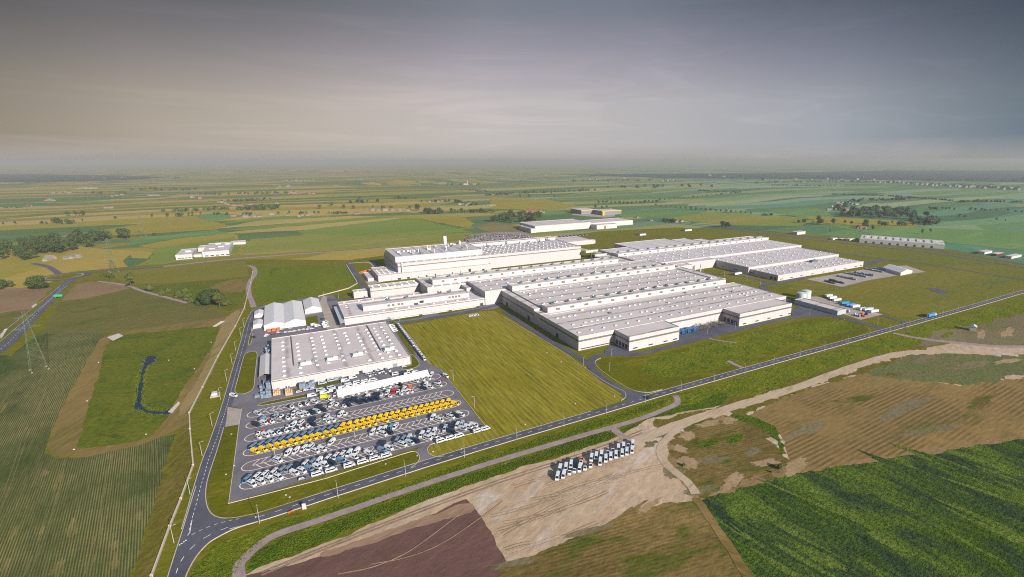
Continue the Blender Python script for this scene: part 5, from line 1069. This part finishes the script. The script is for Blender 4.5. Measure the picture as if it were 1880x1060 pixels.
# blue frames and coils in front of the notch
for i in range(4):
    x = 329+i*7.5; t = empty('steel_frame', (x, 353, .3), 0, label='blue steel loading frame in the hall notch, %s' % leftmost(i, 4), cat='frame', group='blue loading frames'); mb = MB()
    for a in (0, 5):
        for b in (0, 6): mb.box(a, a+.35, b, b+.35, 0, 4)
    mb.box(0, 5.35, 0, 6.35, 4, 4.3).build('frame', BLUEP, t, rel=False)
    MB().box(.5, 4.8, 1, 5.5, .1, 2.4).build('load', BODY['blue'], t, rel=False)
random.seed(11)
def heap(x0, x1, y0, y1, h, mat, label, n=260):
    t = empty('scrap_heap', ((x0+x1)/2, (y0+y1)/2, .3), 0, label=label, cat='scrap heap'); mb = MB()
    for _ in range(n):
        u, v = random.random(), random.random(); hh = h*max(.15, 1-abs(u-.5)*1.3)*random.random()
        c = Vector((x0+(x1-x0)*u-t.location.x, y0+(y1-y0)*v-t.location.y, hh)); d = Vector((random.uniform(-1, 1), random.uniform(-1, 1), random.uniform(-.4, .6)))*1.3
        mb.bar(c-d, c+d, .12, n=3)
    mb.build('metal_bars', mat, t, rel=False)
heap(360, 378, 352, 364, 5, RUST, 'brownish heap of scrap metal in the hall notch'); heap(381, 397, 352, 364, 5.5, RUST, 'grey scrap metal heap nearest the right dock gates')
for i, (px, py, c, sx) in enumerate([(1521, 545.5, 'white', 5), (1528, 549, 'white', 6), (1536, 553, 'white', 6), (1550, 559, 'sky blue', 6), (1560, 562.5, 'sky blue', 7), (1570, 565, 'white', 6), (1583, 570, 'white', 5), (1593, 570.5, 'silver', 7), (1604, 574, 'white', 6)]):
    g = G(px, py); t = empty('container', (g.x, g.y, .3), RAD(-8), label='%s container in the fenced yard by the tanks, %s' % (c, leftmost(i, 9)), cat='container', group='containers by the tanks')
    MB().box(-sx, sx, -1.6, 1.6, 0, 3).build('body', BODY[c], t, rel=False); MB().box(sx+.01, sx+.1, -1.4, 1.4, .2, 2.8).build('door', UNIT, t, rel=False)
for i, (px, py, c) in enumerate([(1572, 581, 'white'), (1577, 583, 'grey'), (1583, 581, 'orange'), (1587, 583, 'orange'), (1591, 580, 'blue'), (1558, 575, 'silver')]):
    g = G(px, py); stack(g.x, g.y, 2, 2, 2, 1.5, BODY[c], 'crate_pile', '%s crates on the concrete corner by the utility building, %s' % (c, leftmost(i, 6)), 'crates', 'crates by the utility building')
for i, (px, py, L, c) in enumerate([(1522, 519, 8, D_), (1531, 521.5, 8, D_), (1548, 521.5, 22, 'dark blue'), (1571, 515, 30, 'silver'), (1590, 510, 34, 'grey'), (1603, 508, 30, 'grey'), (1620, 501, 30, 'silver'), (1628, 498, 24, 'silver')]):
    g = G(px, py); t = empty('storage_stack', (g.x, g.y, .2), 0, label='row of stacked racks on the right concrete yard, %s' % leftmost(i, 8), cat='rack row', group='rack rows on the right yard'); mb = MB()
    for k in range(int(L/2)): mb.box(-1.5, 1.5, k*2-.9, k*2+.9, 0, random.uniform(1.5, 3.4) if L > 10 else 1.5)
    mb.build('racks', BODY[c] if c == D_ else RACK, t, rel=False); MB().box(-1.7, 1.7, -1, int(L/2)*2-1, -.1, .05).build('pallet', WOOD, t, rel=False)
# ---------------------------------------------------------------- trees
def leafmat(name, a, b):
    m, t = new(name); a, b = lin(a), lin(b)
    g = t.n('ShaderNodeNewGeometry').outputs['Position']; r = t.n('ShaderNodeObjectInfo').outputs['Random']
    col = t.mix(t.mapr(t.noise(g, .55, 4, .7), .35, .65), a, b)
    k = t.mapr(r, 0, 1, .75, 1.25); cc = t.n('ShaderNodeCombineColor'); [t.l(k, cc.inputs[i]) for i in range(3)]
    t.out(t.mix(1., col, cc.outputs[0], 'MULTIPLY'), .75, 0, .15); return m
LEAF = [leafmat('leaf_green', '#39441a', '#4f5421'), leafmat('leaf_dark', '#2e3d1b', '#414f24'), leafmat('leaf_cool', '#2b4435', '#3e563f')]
BARK = paint('bark', '#4d4136', .9)
def crown_mesh(seed, n, hgt, rad, base, lobes, leaf):
    """leaf clumps spread through several lobes: unit height hgt"""
    R = random.Random(seed); mb = MB(); L = []
    for k in range(lobes):
        a = R.uniform(0, 6.28); u = R.random(); rr = rad*R.uniform(.15, .72)*(1-.45*u)
        L.append((Vector((math.cos(a)*rr, math.sin(a)*rr, base+(hgt-base)*(.18+.64*u))), rad*R.uniform(.3, .52)))
    L.append((Vector((0, 0, base+(hgt-base)*.55)), rad*.55))
    for _ in range(n):
        c, r = R.choice(L); d = Vector((R.gauss(0, 1), R.gauss(0, 1), R.gauss(0, .85))).normalized()
        p = c+d*r*R.uniform(.55, 1.05); nn = (d+Vector((R.uniform(-.7, .7), R.uniform(-.7, .7), R.uniform(-.4, .9)))).normalized()
        u = nn.orthogonal().normalized(); w = nn.cross(u); a = R.uniform(0, 3.14); u, w = u*math.cos(a)+w*math.sin(a), w*math.cos(a)-u*math.sin(a); s = leaf*R.uniform(.6, 1.3)
        mb.add([p-u*s-w*s*.6, p+u*s-w*s*.5, p+u*s*.8+w*s*.7, p-u*s*.9+w*s*.6], [(0, 1, 2, 3)])
    return mb
def trunk_mesh(seed, hgt, rad, base):
    R = random.Random(seed+99); mb = MB().bar((0, 0, 0), (0, 0, base+.2*(hgt-base)), .32*hgt/14, .2*hgt/14, 6); z0 = base+.1*(hgt-base)
    mb.bar((0, 0, z0), (R.uniform(-.4, .4), R.uniform(-.4, .4), hgt*.85), .2*hgt/14, .05, 5)
    for k in range(5):
        a = R.uniform(0, 6.28); z = base*.8+(hgt-base)*R.uniform(.05, .4); mb.bar((0, 0, z), (math.cos(a)*rad*.65, math.sin(a)*rad*.65, z+(hgt-base)*R.uniform(.2, .4)), .12*hgt/14, .04, 4)
    return mb
TP = {}
SHAPES = {'round': (10., 5., 1.6, 9), 'tall': (14., 4.2, 2.6, 10), 'bush': (5., 3.6, .25, 7), 'wide': (11., 6.6, 1.2, 12)}
def tree_proto(kind, var, lod, leaf):
    k = (kind, var, lod, leaf)
    if k not in TP:
        h, r, b, lo = SHAPES[kind]; n, lf = {0: (3600, .36), 1: (800, .55), 2: (160, 1.1)}[lod]
        cm = crown_mesh(hash((kind == 'tall', kind == 'bush', var))%1000+var*17, n, h, r, b, lo, lf); tm = trunk_mesh(var, h, r, b)
        def me(mb, nm, mat):
            x = bpy.data.meshes.new(nm); x.from_pydata([tuple(v) for v in mb.v], [], mb.f); x.update(); x.materials.append(mat); return x
        TP[k] = (me(cm, 'crown', LEAF[leaf]), me(tm, 'trunk', BARK))
    return TP[k]
def tree(px, py, hpx, kind, label, group, lod=1, leaf=0, wk=1., world=None, hm=None):
    g = Vector((*world, 0)) if world else G(px, py)
    H = hm or hpx*mpp(g); nm = 'bush' if kind == 'bush' else 'tree'
    t = empty(nm, g, random.uniform(0, 6.28), label=label, cat=nm, group=group)
    s = H/SHAPES[kind][0]; c, tr = tree_proto(kind, random.randrange(4), lod, leaf)
    for nme, me in (('crown', c), ('trunk', tr)):
        if nme == 'trunk' and (lod == 2 or kind == 'bush'): continue
        o = bpy.data.objects.new(nme, me); COL.objects.link(o); o.parent = t; o.scale = (s*wk, s*wk, s)
    return t
random.seed(21)
tree(241, 528, 29, 'tall', 'tall airy tree alone beside the dirt lane at left', 'near trees', 0, 0, 1.15)
tree(381, 562, 31, 'round', 'rounded dark tree, left of the big pair by the lane end', 'near trees', 0, 1, 1.2); tree(404, 566, 32, 'tall', 'airy leaning tree, right of the big pair by the lane end', 'near trees', 0, 0, 1.35)
tree(392, 557, 26, 'round', 'dark tree tucked behind the big pair by the lane end', 'near trees', 0, 1, 1.1)
tree(69, 532, 27, 'wide', 'broad dark tree standing between two fields left of the roundabout', 'near trees', 0, 1, 1.15)
for i, (x, y, h) in enumerate([(8, 530, 18), (22, 528, 14), (-4, 533, 18)]): tree(x, y, h, 'round', 'dark round tree at left frame edge, %s' % leftmost(i, 3), 'near trees', 1, 1)
bl = [(275, 535, 13, 0), (299, 543, 9, 0), (330, 547, 14, 0), (337, 543, 13, 0), (346, 551, 12, 0), (352, 556, 9, 0), (366, 560, 12, 1), (310, 538, 8, 0), (420, 560, 10, 0), (413, 563, 9, 0), (205, 511, 8, 0), (196, 509, 6, 0), (187, 507, 6, 0)]
for i, (x, y, h, lf) in enumerate(sorted(bl)): tree(x, y, h, 'bush', 'green bush along the dirt lane, %s' % leftmost(i, len(bl)), 'lane bushes', 0 if h > 10 else 1, lf, 1.1)
for i, (x, y, h) in enumerate([(1432, 862, 10), (1416, 868, 4), (1255, 856, 5)]): tree(x, y, h, 'bush', ['round green shrub on bare soil at the dark field corner', 'tiny shrub just left of the round field-corner shrub', 'small dark shrub in the weedy scrub patch'][i], 'shrubs', 0, 0, 1.2)
def grove(n, poly_, h0, h1, where, kind=('round', 'wide', 'tall'), leaf=1, lod=1, grp=None, front=True):
    xs = [p[0] for p in poly_]; ys = [p[1] for p in poly_]
    def ins(x, y):
        c = False; j = len(poly_)-1
        for i in range(len(poly_)):
            if (poly_[i][1] > y) != (poly_[j][1] > y) and x < (poly_[j][0]-poly_[i][0])*(y-poly_[i][1])/(poly_[j][1]-poly_[i][1])+poly_[i][0]: c = not c
            j = i
        return c
    P = []; tries = 0
    while len(P) < n and tries < 20000:
        tries += 1; x, y = random.uniform(min(xs), max(xs)), random.uniform(min(ys), max(ys))
        if ins(x, y) and all(abs(x-a)*.5+abs(y-b)*2 > 2 for a, b in P): P.append((x, y))
    P.sort()
    for i, (x, y) in enumerate(P):
        k = random.choice(kind); h = random.uniform(h0, h1)
        tree(x, y, h, k, '%s tree, %s %s' % ({'round': 'rounded', 'wide': 'broad', 'tall': 'tall', 'bush': 'low'}[k], leftmost(i, len(P)), where), grp or where, lod, leaf, random.uniform(1., 1.35))
grove(62, [(-20, 478), (-20, 462), (60, 447), (150, 440), (195, 437), (236, 434), (234, 442), (196, 452), (120, 462), (60, 477), (20, 480)], 13, 22, 'in the left wood above the roundabout')
grove(30, [(905, 408), (915, 402), (945, 397), (996, 398), (998, 405), (990, 409), (940, 410)], 9, 14, 'in the copse behind the staff lot')
grove(66, [(1522, 399), (1560, 388), (1620, 386), (1700, 396), (1728, 408), (1722, 417), (1690, 412), (1640, 403), (1560, 400)], 9, 15, 'in the dark wood at upper right', leaf=2)
grove(14, [(1530, 384), (1560, 374), (1560, 380), (1540, 388)], 5, 8, 'among the village roofs at upper right', leaf=2, lod=2)
def line(pts, h, where, leaf=2, kind=('round', 'tall', 'wide'), lod=1):
    pts = sorted(pts)
    for i, (x, y) in enumerate(pts):
        k = random.choice(kind); tree(x, y, h*random.uniform(.75, 1.25), k, '%s tree, %s %s' % ({'round': 'rounded', 'wide': 'broad', 'tall': 'tall', 'bush': 'low'}[k], leftmost(i, len(pts)), where), where, lod, leaf, random.uniform(.95, 1.3))
def f4(o, *p): return [(o+x/3.917, 280+y/3.917) for x, y in p]
line(f4(1400, (260, 510), (300, 508), (400, 490), (410, 520), (510, 515), (590, 517), (637, 525), (745, 515), (740, 540), (790, 557), (835, 528), (860, 528), (885, 530), (930, 520), (985, 530), (1020, 530), (1080, 532), (1125, 530), (1165, 535)), 9, 'in the row before the dark right wood')
line(f4(1400, (1145, 588), (1205, 580), (485, 577)), 8, 'alone in the green field above the long warehouse')
line(f4(1400, (1415, 466), (1455, 470), (1678, 492), (1745, 497)), 5.5, 'scattered right of the dark right wood', lod=2)
line(f4(1400, (1205, 410), (1230, 412), (1245, 415), (1290, 415), (1315, 415), (1340, 417), (1380, 415), (1500, 418), (1530, 418), (1575, 420), (1600, 422), (1635, 424), (1680, 424), (1760, 430), (1820, 432), (1865, 434)), 5.5, 'in the hedge line right of the dark wood', lod=2)
line(f4(900, (1675, 540), (1700, 540), (1720, 541)), 10, 'alone in the green field behind the rear hall', lod=1)
line(f4(900, (755, 402), (803, 402), (838, 400), (865, 340), (285, 325), (215, 322), (440, 308), (465, 335), (335, 330)), 6, 'dotting the fields left of the yellow-trimmed store', 2, lod=2)
line(f4(900, (1270, 500), (1285, 505), (1300, 505), (1320, 508), (1255, 503)), 7, 'round the farm beyond the building site', 2)
line(f4(900, *[(780+i*30, 375-abs(i-6)*1.5) for i in range(15)]), 5.5, 'in the hedge behind the yellow-trimmed store', 2, lod=2)
line(f4(900, *[(1190+i*36, 390+i*2.9) for i in range(20)]), 4.5, 'in the long hedge across the right green fields', 2, lod=2)
line(f4(900, *[(1220+i*34, 350-i*3.2) for i in range(18)]), 4., 'in the rising hedge at centre right', 2, lod=2)
line(f4(450, (860, 405), (920, 407), (985, 410), (1000, 412), (1050, 412), (1185, 408), (620, 388), (710, 402), (540, 405), (780, 405), (825, 335)), 7, 'dotting the middle fields left of the chimney', 0, lod=1)
line(f4(450, (1245, 420), (1305, 438), (1320, 440), (1335, 442), (1350, 443), (1370, 444), (1390, 445), (1405, 445), (1420, 445)), 11, 'in the clump above the chimney tower', 1, lod=1)
line(f4(450, *[(1485+i*23, 432+(i % 3)*3) for i in range(14)]), 7, 'in the row right of the chimney tower clump', 1, lod=1)
line(f4(450, *[(605+i*17, 445) for i in range(9)]), 5, 'in the low row by the red-roofed lone house', 1, lod=2)
line(f4(450, (320, 445), (240, 447), (400, 446), (420, 443), (440, 440), (500, 440), (530, 440), (40, 455), (20, 458)), 6, 'among the farmsteads above the striped fields', 1, lod=2)
line(f4(0, (830, 478), (1095, 466), (1205, 462), (1265, 460), (1290, 462), (1308, 462), (1360, 458), (1385, 458), (1445, 452), (1545, 452), (1570, 452), (1630, 452), (1750, 455), (1800, 455)), 6.5, 'dotting the yellow fields at left', 1, lod=1)
line(f4(0, (395, 508), (420, 512), (450, 515), (480, 515), (510, 514), (535, 512), (545, 455), (570, 456), (595, 455), (490, 460)), 9, 'in the thicket amid yellow fields at far left', 1, lod=1)
line(f4(0, (25, 518), (110, 518), (300, 515), (335, 515), (595, 497), (1110, 598), (215, 610)), 5.5, 'standing single in the far left fields', 1, lod=1)
line(f4(450, *[(25+i*14, 415-(i % 4)*5) for i in range(16)]), 8, 'in the thick belt round the far middle village', 1, lod=2)
# woods too far to count
def woodland(px, w, h, label, leaf=2, n=1.):
    """far belt of trees that reads as one mass"""
    mb = MB(); R = random.Random(len(px)+int(px[0][0])); ls = crom(wpts(px), False, 4); c = Vector((*ls[len(ls)//2], 0)); pts = resample(ls, max(6., w*.5))
    for p in pts:
        for _ in range(max(1, int(3*n))):
            q = Vector((p[0]+R.uniform(-w, w)*.5, p[1]+R.uniform(-w, w)*.5, 0)); s = h*R.uniform(.28, .5); zz = R.uniform(.5, 1.)*h-s
            for k in range(7):
                d = Vector((R.gauss(0, 1), R.gauss(0, 1), R.gauss(0, 1))).normalized(); e = d.orthogonal().normalized(); f = d.cross(e); o = q+Vector((0, 0, max(s*.4, zz)))+d*s*.7
                mb.add([o-e*s-f*s, o+e*s-f*s*.8, o+e*s*.8+f*s, o-e*s*.9+f*s*.8], [(0, 1, 2, 3)])
    o = mb.build('woodland', LEAF[leaf]); return tag(o, label, 'woodland', kind='stuff')
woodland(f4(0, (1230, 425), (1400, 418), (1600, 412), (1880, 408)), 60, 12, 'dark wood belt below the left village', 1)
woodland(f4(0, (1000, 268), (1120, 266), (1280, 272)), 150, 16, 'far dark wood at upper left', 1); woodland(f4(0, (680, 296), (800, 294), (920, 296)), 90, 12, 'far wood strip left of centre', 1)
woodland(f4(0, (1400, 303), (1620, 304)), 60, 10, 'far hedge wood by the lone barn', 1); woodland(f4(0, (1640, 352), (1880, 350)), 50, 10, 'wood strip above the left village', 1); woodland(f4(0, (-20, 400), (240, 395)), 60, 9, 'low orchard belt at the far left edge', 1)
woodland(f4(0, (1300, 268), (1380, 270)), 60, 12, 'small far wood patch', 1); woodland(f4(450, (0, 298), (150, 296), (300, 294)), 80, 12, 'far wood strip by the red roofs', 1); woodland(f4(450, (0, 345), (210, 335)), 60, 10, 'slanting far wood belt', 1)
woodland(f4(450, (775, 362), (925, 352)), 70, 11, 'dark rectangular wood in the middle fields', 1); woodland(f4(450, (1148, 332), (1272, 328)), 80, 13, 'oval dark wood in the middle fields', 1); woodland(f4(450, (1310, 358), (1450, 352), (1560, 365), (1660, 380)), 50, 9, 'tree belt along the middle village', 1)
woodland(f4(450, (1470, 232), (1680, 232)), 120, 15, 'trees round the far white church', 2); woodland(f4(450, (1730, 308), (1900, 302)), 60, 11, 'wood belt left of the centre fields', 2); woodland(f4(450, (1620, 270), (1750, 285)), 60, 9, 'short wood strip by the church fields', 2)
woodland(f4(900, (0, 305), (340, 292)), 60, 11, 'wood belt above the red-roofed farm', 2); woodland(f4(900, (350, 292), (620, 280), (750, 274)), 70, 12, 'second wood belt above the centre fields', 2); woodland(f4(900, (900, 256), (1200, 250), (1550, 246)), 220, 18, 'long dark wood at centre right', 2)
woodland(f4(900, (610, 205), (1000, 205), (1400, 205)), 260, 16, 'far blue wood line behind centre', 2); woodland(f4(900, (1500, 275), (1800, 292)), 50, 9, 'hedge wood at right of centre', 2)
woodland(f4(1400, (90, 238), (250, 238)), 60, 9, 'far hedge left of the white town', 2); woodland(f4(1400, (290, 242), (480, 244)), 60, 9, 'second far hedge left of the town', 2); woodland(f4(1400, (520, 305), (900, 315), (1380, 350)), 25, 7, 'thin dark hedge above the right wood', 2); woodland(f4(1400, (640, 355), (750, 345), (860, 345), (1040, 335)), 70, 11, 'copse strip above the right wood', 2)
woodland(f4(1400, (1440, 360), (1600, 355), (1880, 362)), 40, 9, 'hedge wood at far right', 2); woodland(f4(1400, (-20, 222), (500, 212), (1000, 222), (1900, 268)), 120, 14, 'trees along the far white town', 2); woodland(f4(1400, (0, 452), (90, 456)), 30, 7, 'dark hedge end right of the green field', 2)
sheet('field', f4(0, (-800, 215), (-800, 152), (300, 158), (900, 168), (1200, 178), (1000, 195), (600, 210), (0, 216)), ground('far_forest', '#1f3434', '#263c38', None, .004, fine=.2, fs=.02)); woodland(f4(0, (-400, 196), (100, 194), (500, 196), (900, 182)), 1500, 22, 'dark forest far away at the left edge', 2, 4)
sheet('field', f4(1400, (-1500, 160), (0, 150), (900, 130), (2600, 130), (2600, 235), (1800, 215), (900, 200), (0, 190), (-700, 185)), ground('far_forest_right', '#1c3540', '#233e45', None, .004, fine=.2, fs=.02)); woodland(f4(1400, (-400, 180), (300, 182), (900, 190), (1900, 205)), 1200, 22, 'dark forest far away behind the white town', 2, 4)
# striped fields in the middle distance
FC = {'g': ground('field_green', '#54672a', '#5d6d31', None, .01, .1, .2, fine=.15), 't': ground('field_tan', '#8d7d48', '#998850', None, .01, .1, .2, fine=.15), 'y': ground('field_yellow', '#86792f', '#7c7130', '#6c6a2c', .006, .1, .2, fine=.15), 'e': ground('field_teal', '#48673a', '#527040', '#60784a', .006, .1, .2, fine=.15), 'o': ground('field_olive', '#5c6a2c', '#6d6c34', '#8a7a48', .01, .1, .12, fine=.2), 'b': ground('field_brown', '#6b6040', '#776846', None, .01, .1, .2, fine=.15)}
for c, p in [('y', [(100, 436), (300, 405), (352, 394), (420, 415), (395, 422), (235, 432)]), ('e', [(352, 396), (400, 391), (450, 396), (385, 408)]), ('g', [(390, 413), (452, 402), (520, 397), (640, 396.5), (470, 406)]), ('t', [(400, 420), (470, 406), (640, 397), (705, 397), (460, 416)]), ('g', [(405, 424), (460, 417), (700, 398), (722, 399.5), (450, 423)]), ('t', [(400, 430), (450, 423.5), (722, 400), (745, 400.5), (560, 423)]), ('g', [(545, 425), (745, 401), (768, 403), (867, 426), (700, 434), (560, 433)]),
             ('e', [(235, 440), (395, 422.5), (422, 429), (330, 437), (240, 452)]), ('y', [(255, 452), (330, 438), (430, 428), (440, 440), (280, 457)]), ('o', [(440, 470), (460, 440), (560, 432), (700, 434), (868, 427), (845, 438), (760, 450), (600, 462)]), ('b', [(870, 418), (900, 408), (985, 420), (960, 426), (900, 427)]), ('y', [(680, 397), (845, 396), (870, 410), (860, 420), (770, 402)]),
             ('e', [(1130, 388), (1180, 385), (1300, 388), (1240, 402), (1140, 398)]), ('e', [(900, 392), (1000, 386), (1050, 392), (960, 397)]), ('y', [(900, 362), (1000, 366), (1060, 378), (1020, 386), (900, 384)]), ('o', [(1220, 402), (1300, 390), (1420, 396), (1500, 402), (1470, 416), (1340, 414)]), ('e', [(1400, 385), (1500, 382), (1540, 402), (1490, 404)]), ('y', [(1480, 398), (1520, 398), (1690, 408), (1680, 418), (1500, 412)]),
             ('e', [(1520, 414), (1700, 418), (1960, 430), (1960, 470), (1740, 446), (1600, 430)]), ('g', [(280, 462), (290, 456), (430, 436), (440, 452), (436, 466), (300, 486), (270, 487)])]: sheet('field', [(x, y) for x, y in p], FC[c], False, 1.5, 15)
# ---------------------------------------------------------------- houses of the far hamlets
RT, RG, RW = paint('red_tiles', '#7d4538', .7), paint('grey_tiles', '#6b6663', .7), paint('pale_roof', '#7d746c', .7); HW = paint('house_wall', '#857d74', .7)
def hamlet(px, where, big=1., red=.5):
    px = sorted(px)
    for i, (x, y) in enumerate(px):
        g = G(x, y); r = random.random(); c, rm = ('red', RT) if r < red else (('pale', RW) if r < .75 else ('grey', RG)); L, Wd, H = random.uniform(9, 18)*big*.85, random.uniform(7, 10)*big*.8, random.uniform(3, 5.5)*big*.8
        t = empty('house', g, random.choice((0, 1.57))+random.uniform(-.3, .3)-.5, label='house with %s roof, %s %s' % (c, leftmost(i, len(px)) or 'single', where), cat='house', group='houses '+where)
        MB().box(-L/2, L/2, -Wd/2, Wd/2, 0, H).build('wall', HW, t, rel=False); r_ = .4
        MB().add([(-L/2-r_, -Wd/2-r_, H), (L/2+r_, -Wd/2-r_, H), (L/2+r_, Wd/2+r_, H), (-L/2-r_, Wd/2+r_, H), (-L/2-r_, 0, H+Wd*.42), (L/2+r_, 0, H+Wd*.42)], [(0, 1, 5, 4), (2, 3, 4, 5), (1, 2, 5), (3, 0, 4)]).build('roof', rm, t, rel=False)
hamlet(f4(0, (570, 262), (600, 262), (625, 263), (655, 262), (685, 262)), 'in the farthest left hamlet', 1.6, .2); hamlet(f4(0, (380, 295), (430, 294), (480, 288), (500, 292)), 'left of the far wood strip', 1.3)
hamlet(f4(0, (335, 350), (355, 346), (380, 350), (210, 390)), 'by the low orchard belt', 1.2); hamlet(f4(0, (810, 318), (840, 312), (880, 308)), 'below the far wood strip', 1.2)
hamlet(f4(0, (1070, 312), (1090, 315), (1110, 312), (1125, 314), (1140, 313)), 'in the small left hamlet row', 1.2, .3); hamlet(f4(0, (1385, 328), (1440, 332)), 'standing alone in yellow fields', 1.5, .1)
hamlet(f4(0, (1575, 360), (1600, 362), (1620, 368), (1640, 380), (1665, 385), (1690, 385), (1715, 386), (1740, 386), (1800, 380), (1815, 378), (1845, 382)), 'in the left village above the wood belt', 1.1); hamlet(f4(0, (1680, 462), (1768, 467), (1840, 462), (1865, 463)), 'at the left end of the striped fields', 1.2)
hamlet(f4(0, (760, 402), (785, 402), (805, 403)), 'in the tiny left farmstead', 1.); hamlet(f4(450, (235, 258), (250, 252), (300, 250), (320, 248), (310, 242), (250, 245)), 'in the far middle hamlet', 1.3, .5)
hamlet(f4(450, (270, 207), (300, 206), (340, 208), (370, 207), (400, 207), (430, 205), (460, 203), (490, 200)), 'in the farthest middle row', 1.4); hamlet(f4(450, (310, 296), (330, 292), (350, 297), (370, 300), (395, 295), (415, 293), (465, 298), (490, 300)), 'in the red-roofed middle village', 1.2, .6)
hamlet(f4(450, (60, 385), (75, 388), (230, 372)), 'in the thick tree belt', 1.2, .9); hamlet(f4(450, (10, 465), (90, 462), (110, 462), (195, 450), (310, 455), (390, 462), (410, 460), (445, 455), (460, 452), (480, 440)), 'of the farmsteads above the striped fields', 1.05, .4)
hamlet(f4(450, (805, 445)), 'with red roof near the low tree row', 1.4, 1.); hamlet(f4(450, (920, 418), (960, 420), (1010, 420), (1060, 420), (1115, 418), (1175, 422)), 'in the long farm row left of the clump', 1.2, .2)
hamlet(f4(450, (1330, 358), (1390, 356), (1420, 352), (1545, 378), (1570, 375), (1590, 382), (1605, 375), (1620, 372)), 'in the village above the chimney tower', 1.1, .4); hamlet(f4(450, (1715, 385), (1745, 386), (1770, 388), (1795, 384)), 'in the hamlet right of the chimney', 1., .3)
hamlet(f4(450, (1480, 232), (1545, 230), (1600, 235), (1650, 232), (1430, 185), (1520, 168)), 'round the far white church', 1.5, .3); hamlet(f4(900, (245, 435), (265, 432), (290, 436), (310, 433), (335, 436), (365, 428), (385, 436)), 'in the red-roofed farm behind the copse', 1.2, .8)
hamlet(f4(900, (1060, 470), (1160, 492), (1250, 492), (1340, 503), (1375, 500)), 'beyond the sandy building site', 1.1, .1); hamlet(f4(900, (710, 197), (760, 196), (830, 195), (960, 192), (1240, 208), (1275, 207), (1320, 206), (400, 165), (640, 150), (1580, 168), (1680, 178), (1325, 145)), 'scattered before the far blue woods', 2.2, .4)
hamlet(f4(1400, (480, 418), (520, 415), (560, 418), (600, 417), (540, 370), (555, 378), (575, 368), (600, 378), (620, 365), (640, 372), (675, 378), (1040, 430), (690, 548), (720, 550)), 'in the village by the dark right wood', 1.2, .2)
hamlet(f4(1400, *[(840+i*34+random.uniform(-8, 8), 212+i*1.9+random.uniform(-5, 8)) for i in range(30)]), 'in the far white town', 2.2, .15); hamlet(f4(1400, *[(20+i*110, 198+random.uniform(-4, 4)) for i in range(8)]), 'left of the far white town', 2.2, .2)
c = G(*f4(450, (1582, 236))[0]); t = empty('church', c, 0, label='far white church with a steeple amid trees', cat='church'); MB().box(-14, 14, -6, 6, 0, 12).build('nave', HW, t, rel=False); MB().box(12, 20, -4, 4, 0, 24).bar((16, 0, 24), (16, 0, 40), 4, .2, 6).build('steeple', HW, t, rel=False)
c = G(*f4(0, (365, 300))[0]); hamlet([(88, 479), (93, 476)], 'before the left wood', 1.1, 0); hamlet([(122, 476), (133, 475), (141, 473)], 'in the white farm right of the left wood', 1., 0)
g = G(*f4(1400, (497, 390))[0]); t = empty('radio_mast', g, 0, label='thin radio mast rising by the right village', cat='mast'); MB().bar((0, 0, 0), (0, 0, 29*mpp(g)), .5, .3, 5).build('mast', STEEL, t, rel=False); MB().box(-3, 3, -3, 3, 0, 3).build('base', LIGHT, t, rel=False)
# farm group, filling station, substations
for nm, lb, cat, rects in (('farm_shed', 'long grey farm shed by the highway at right', 'shed', [(1466, 430, 30, 14, 6)]), ('solar_shelter', 'small white pavilion with dark base on grass behind the halls', 'shelter', [(1178, 432, 18, 10, 4)]), ('substation', 'low fenced substation on grass beside the building site', 'substation', [(1262, 424, 22, 8, 4)]), ('service_depot', 'red and white depot row along the highway at far right', 'depot', [(1808, 466, 30, 10, 5), (1830, 469, 26, 8, 4), (1860, 473, 40, 9, 4)]), ('machine_yard', 'row of machines parked left of the long warehouse', 'depot', [(1530, 440, 16, 8, 3), (1545, 441, 14, 8, 3), (1562, 442, 22, 8, 4)])):
    g0 = G(*rects[0][:2]); t = empty(nm, g0, 0, label=lb, cat=cat)
    for k, (x, y, L, Wd, h) in enumerate(rects):
        g = G(x, y)-g0; MB().box(g.x-L/2, g.x+L/2, g.y-Wd/2, g.y+Wd/2, 0, h).build('block', LIGHT if k % 2 == 0 else BODY['dark red'], t, rel=False); MB().box(g.x-L/2-.5, g.x+L/2+.5, g.y-Wd/2-.5, g.y+Wd/2+.5, h, h+.5).build('roof', DUCT if 'solar' in nm or 'sub' in nm else ROOF, t, rel=False)
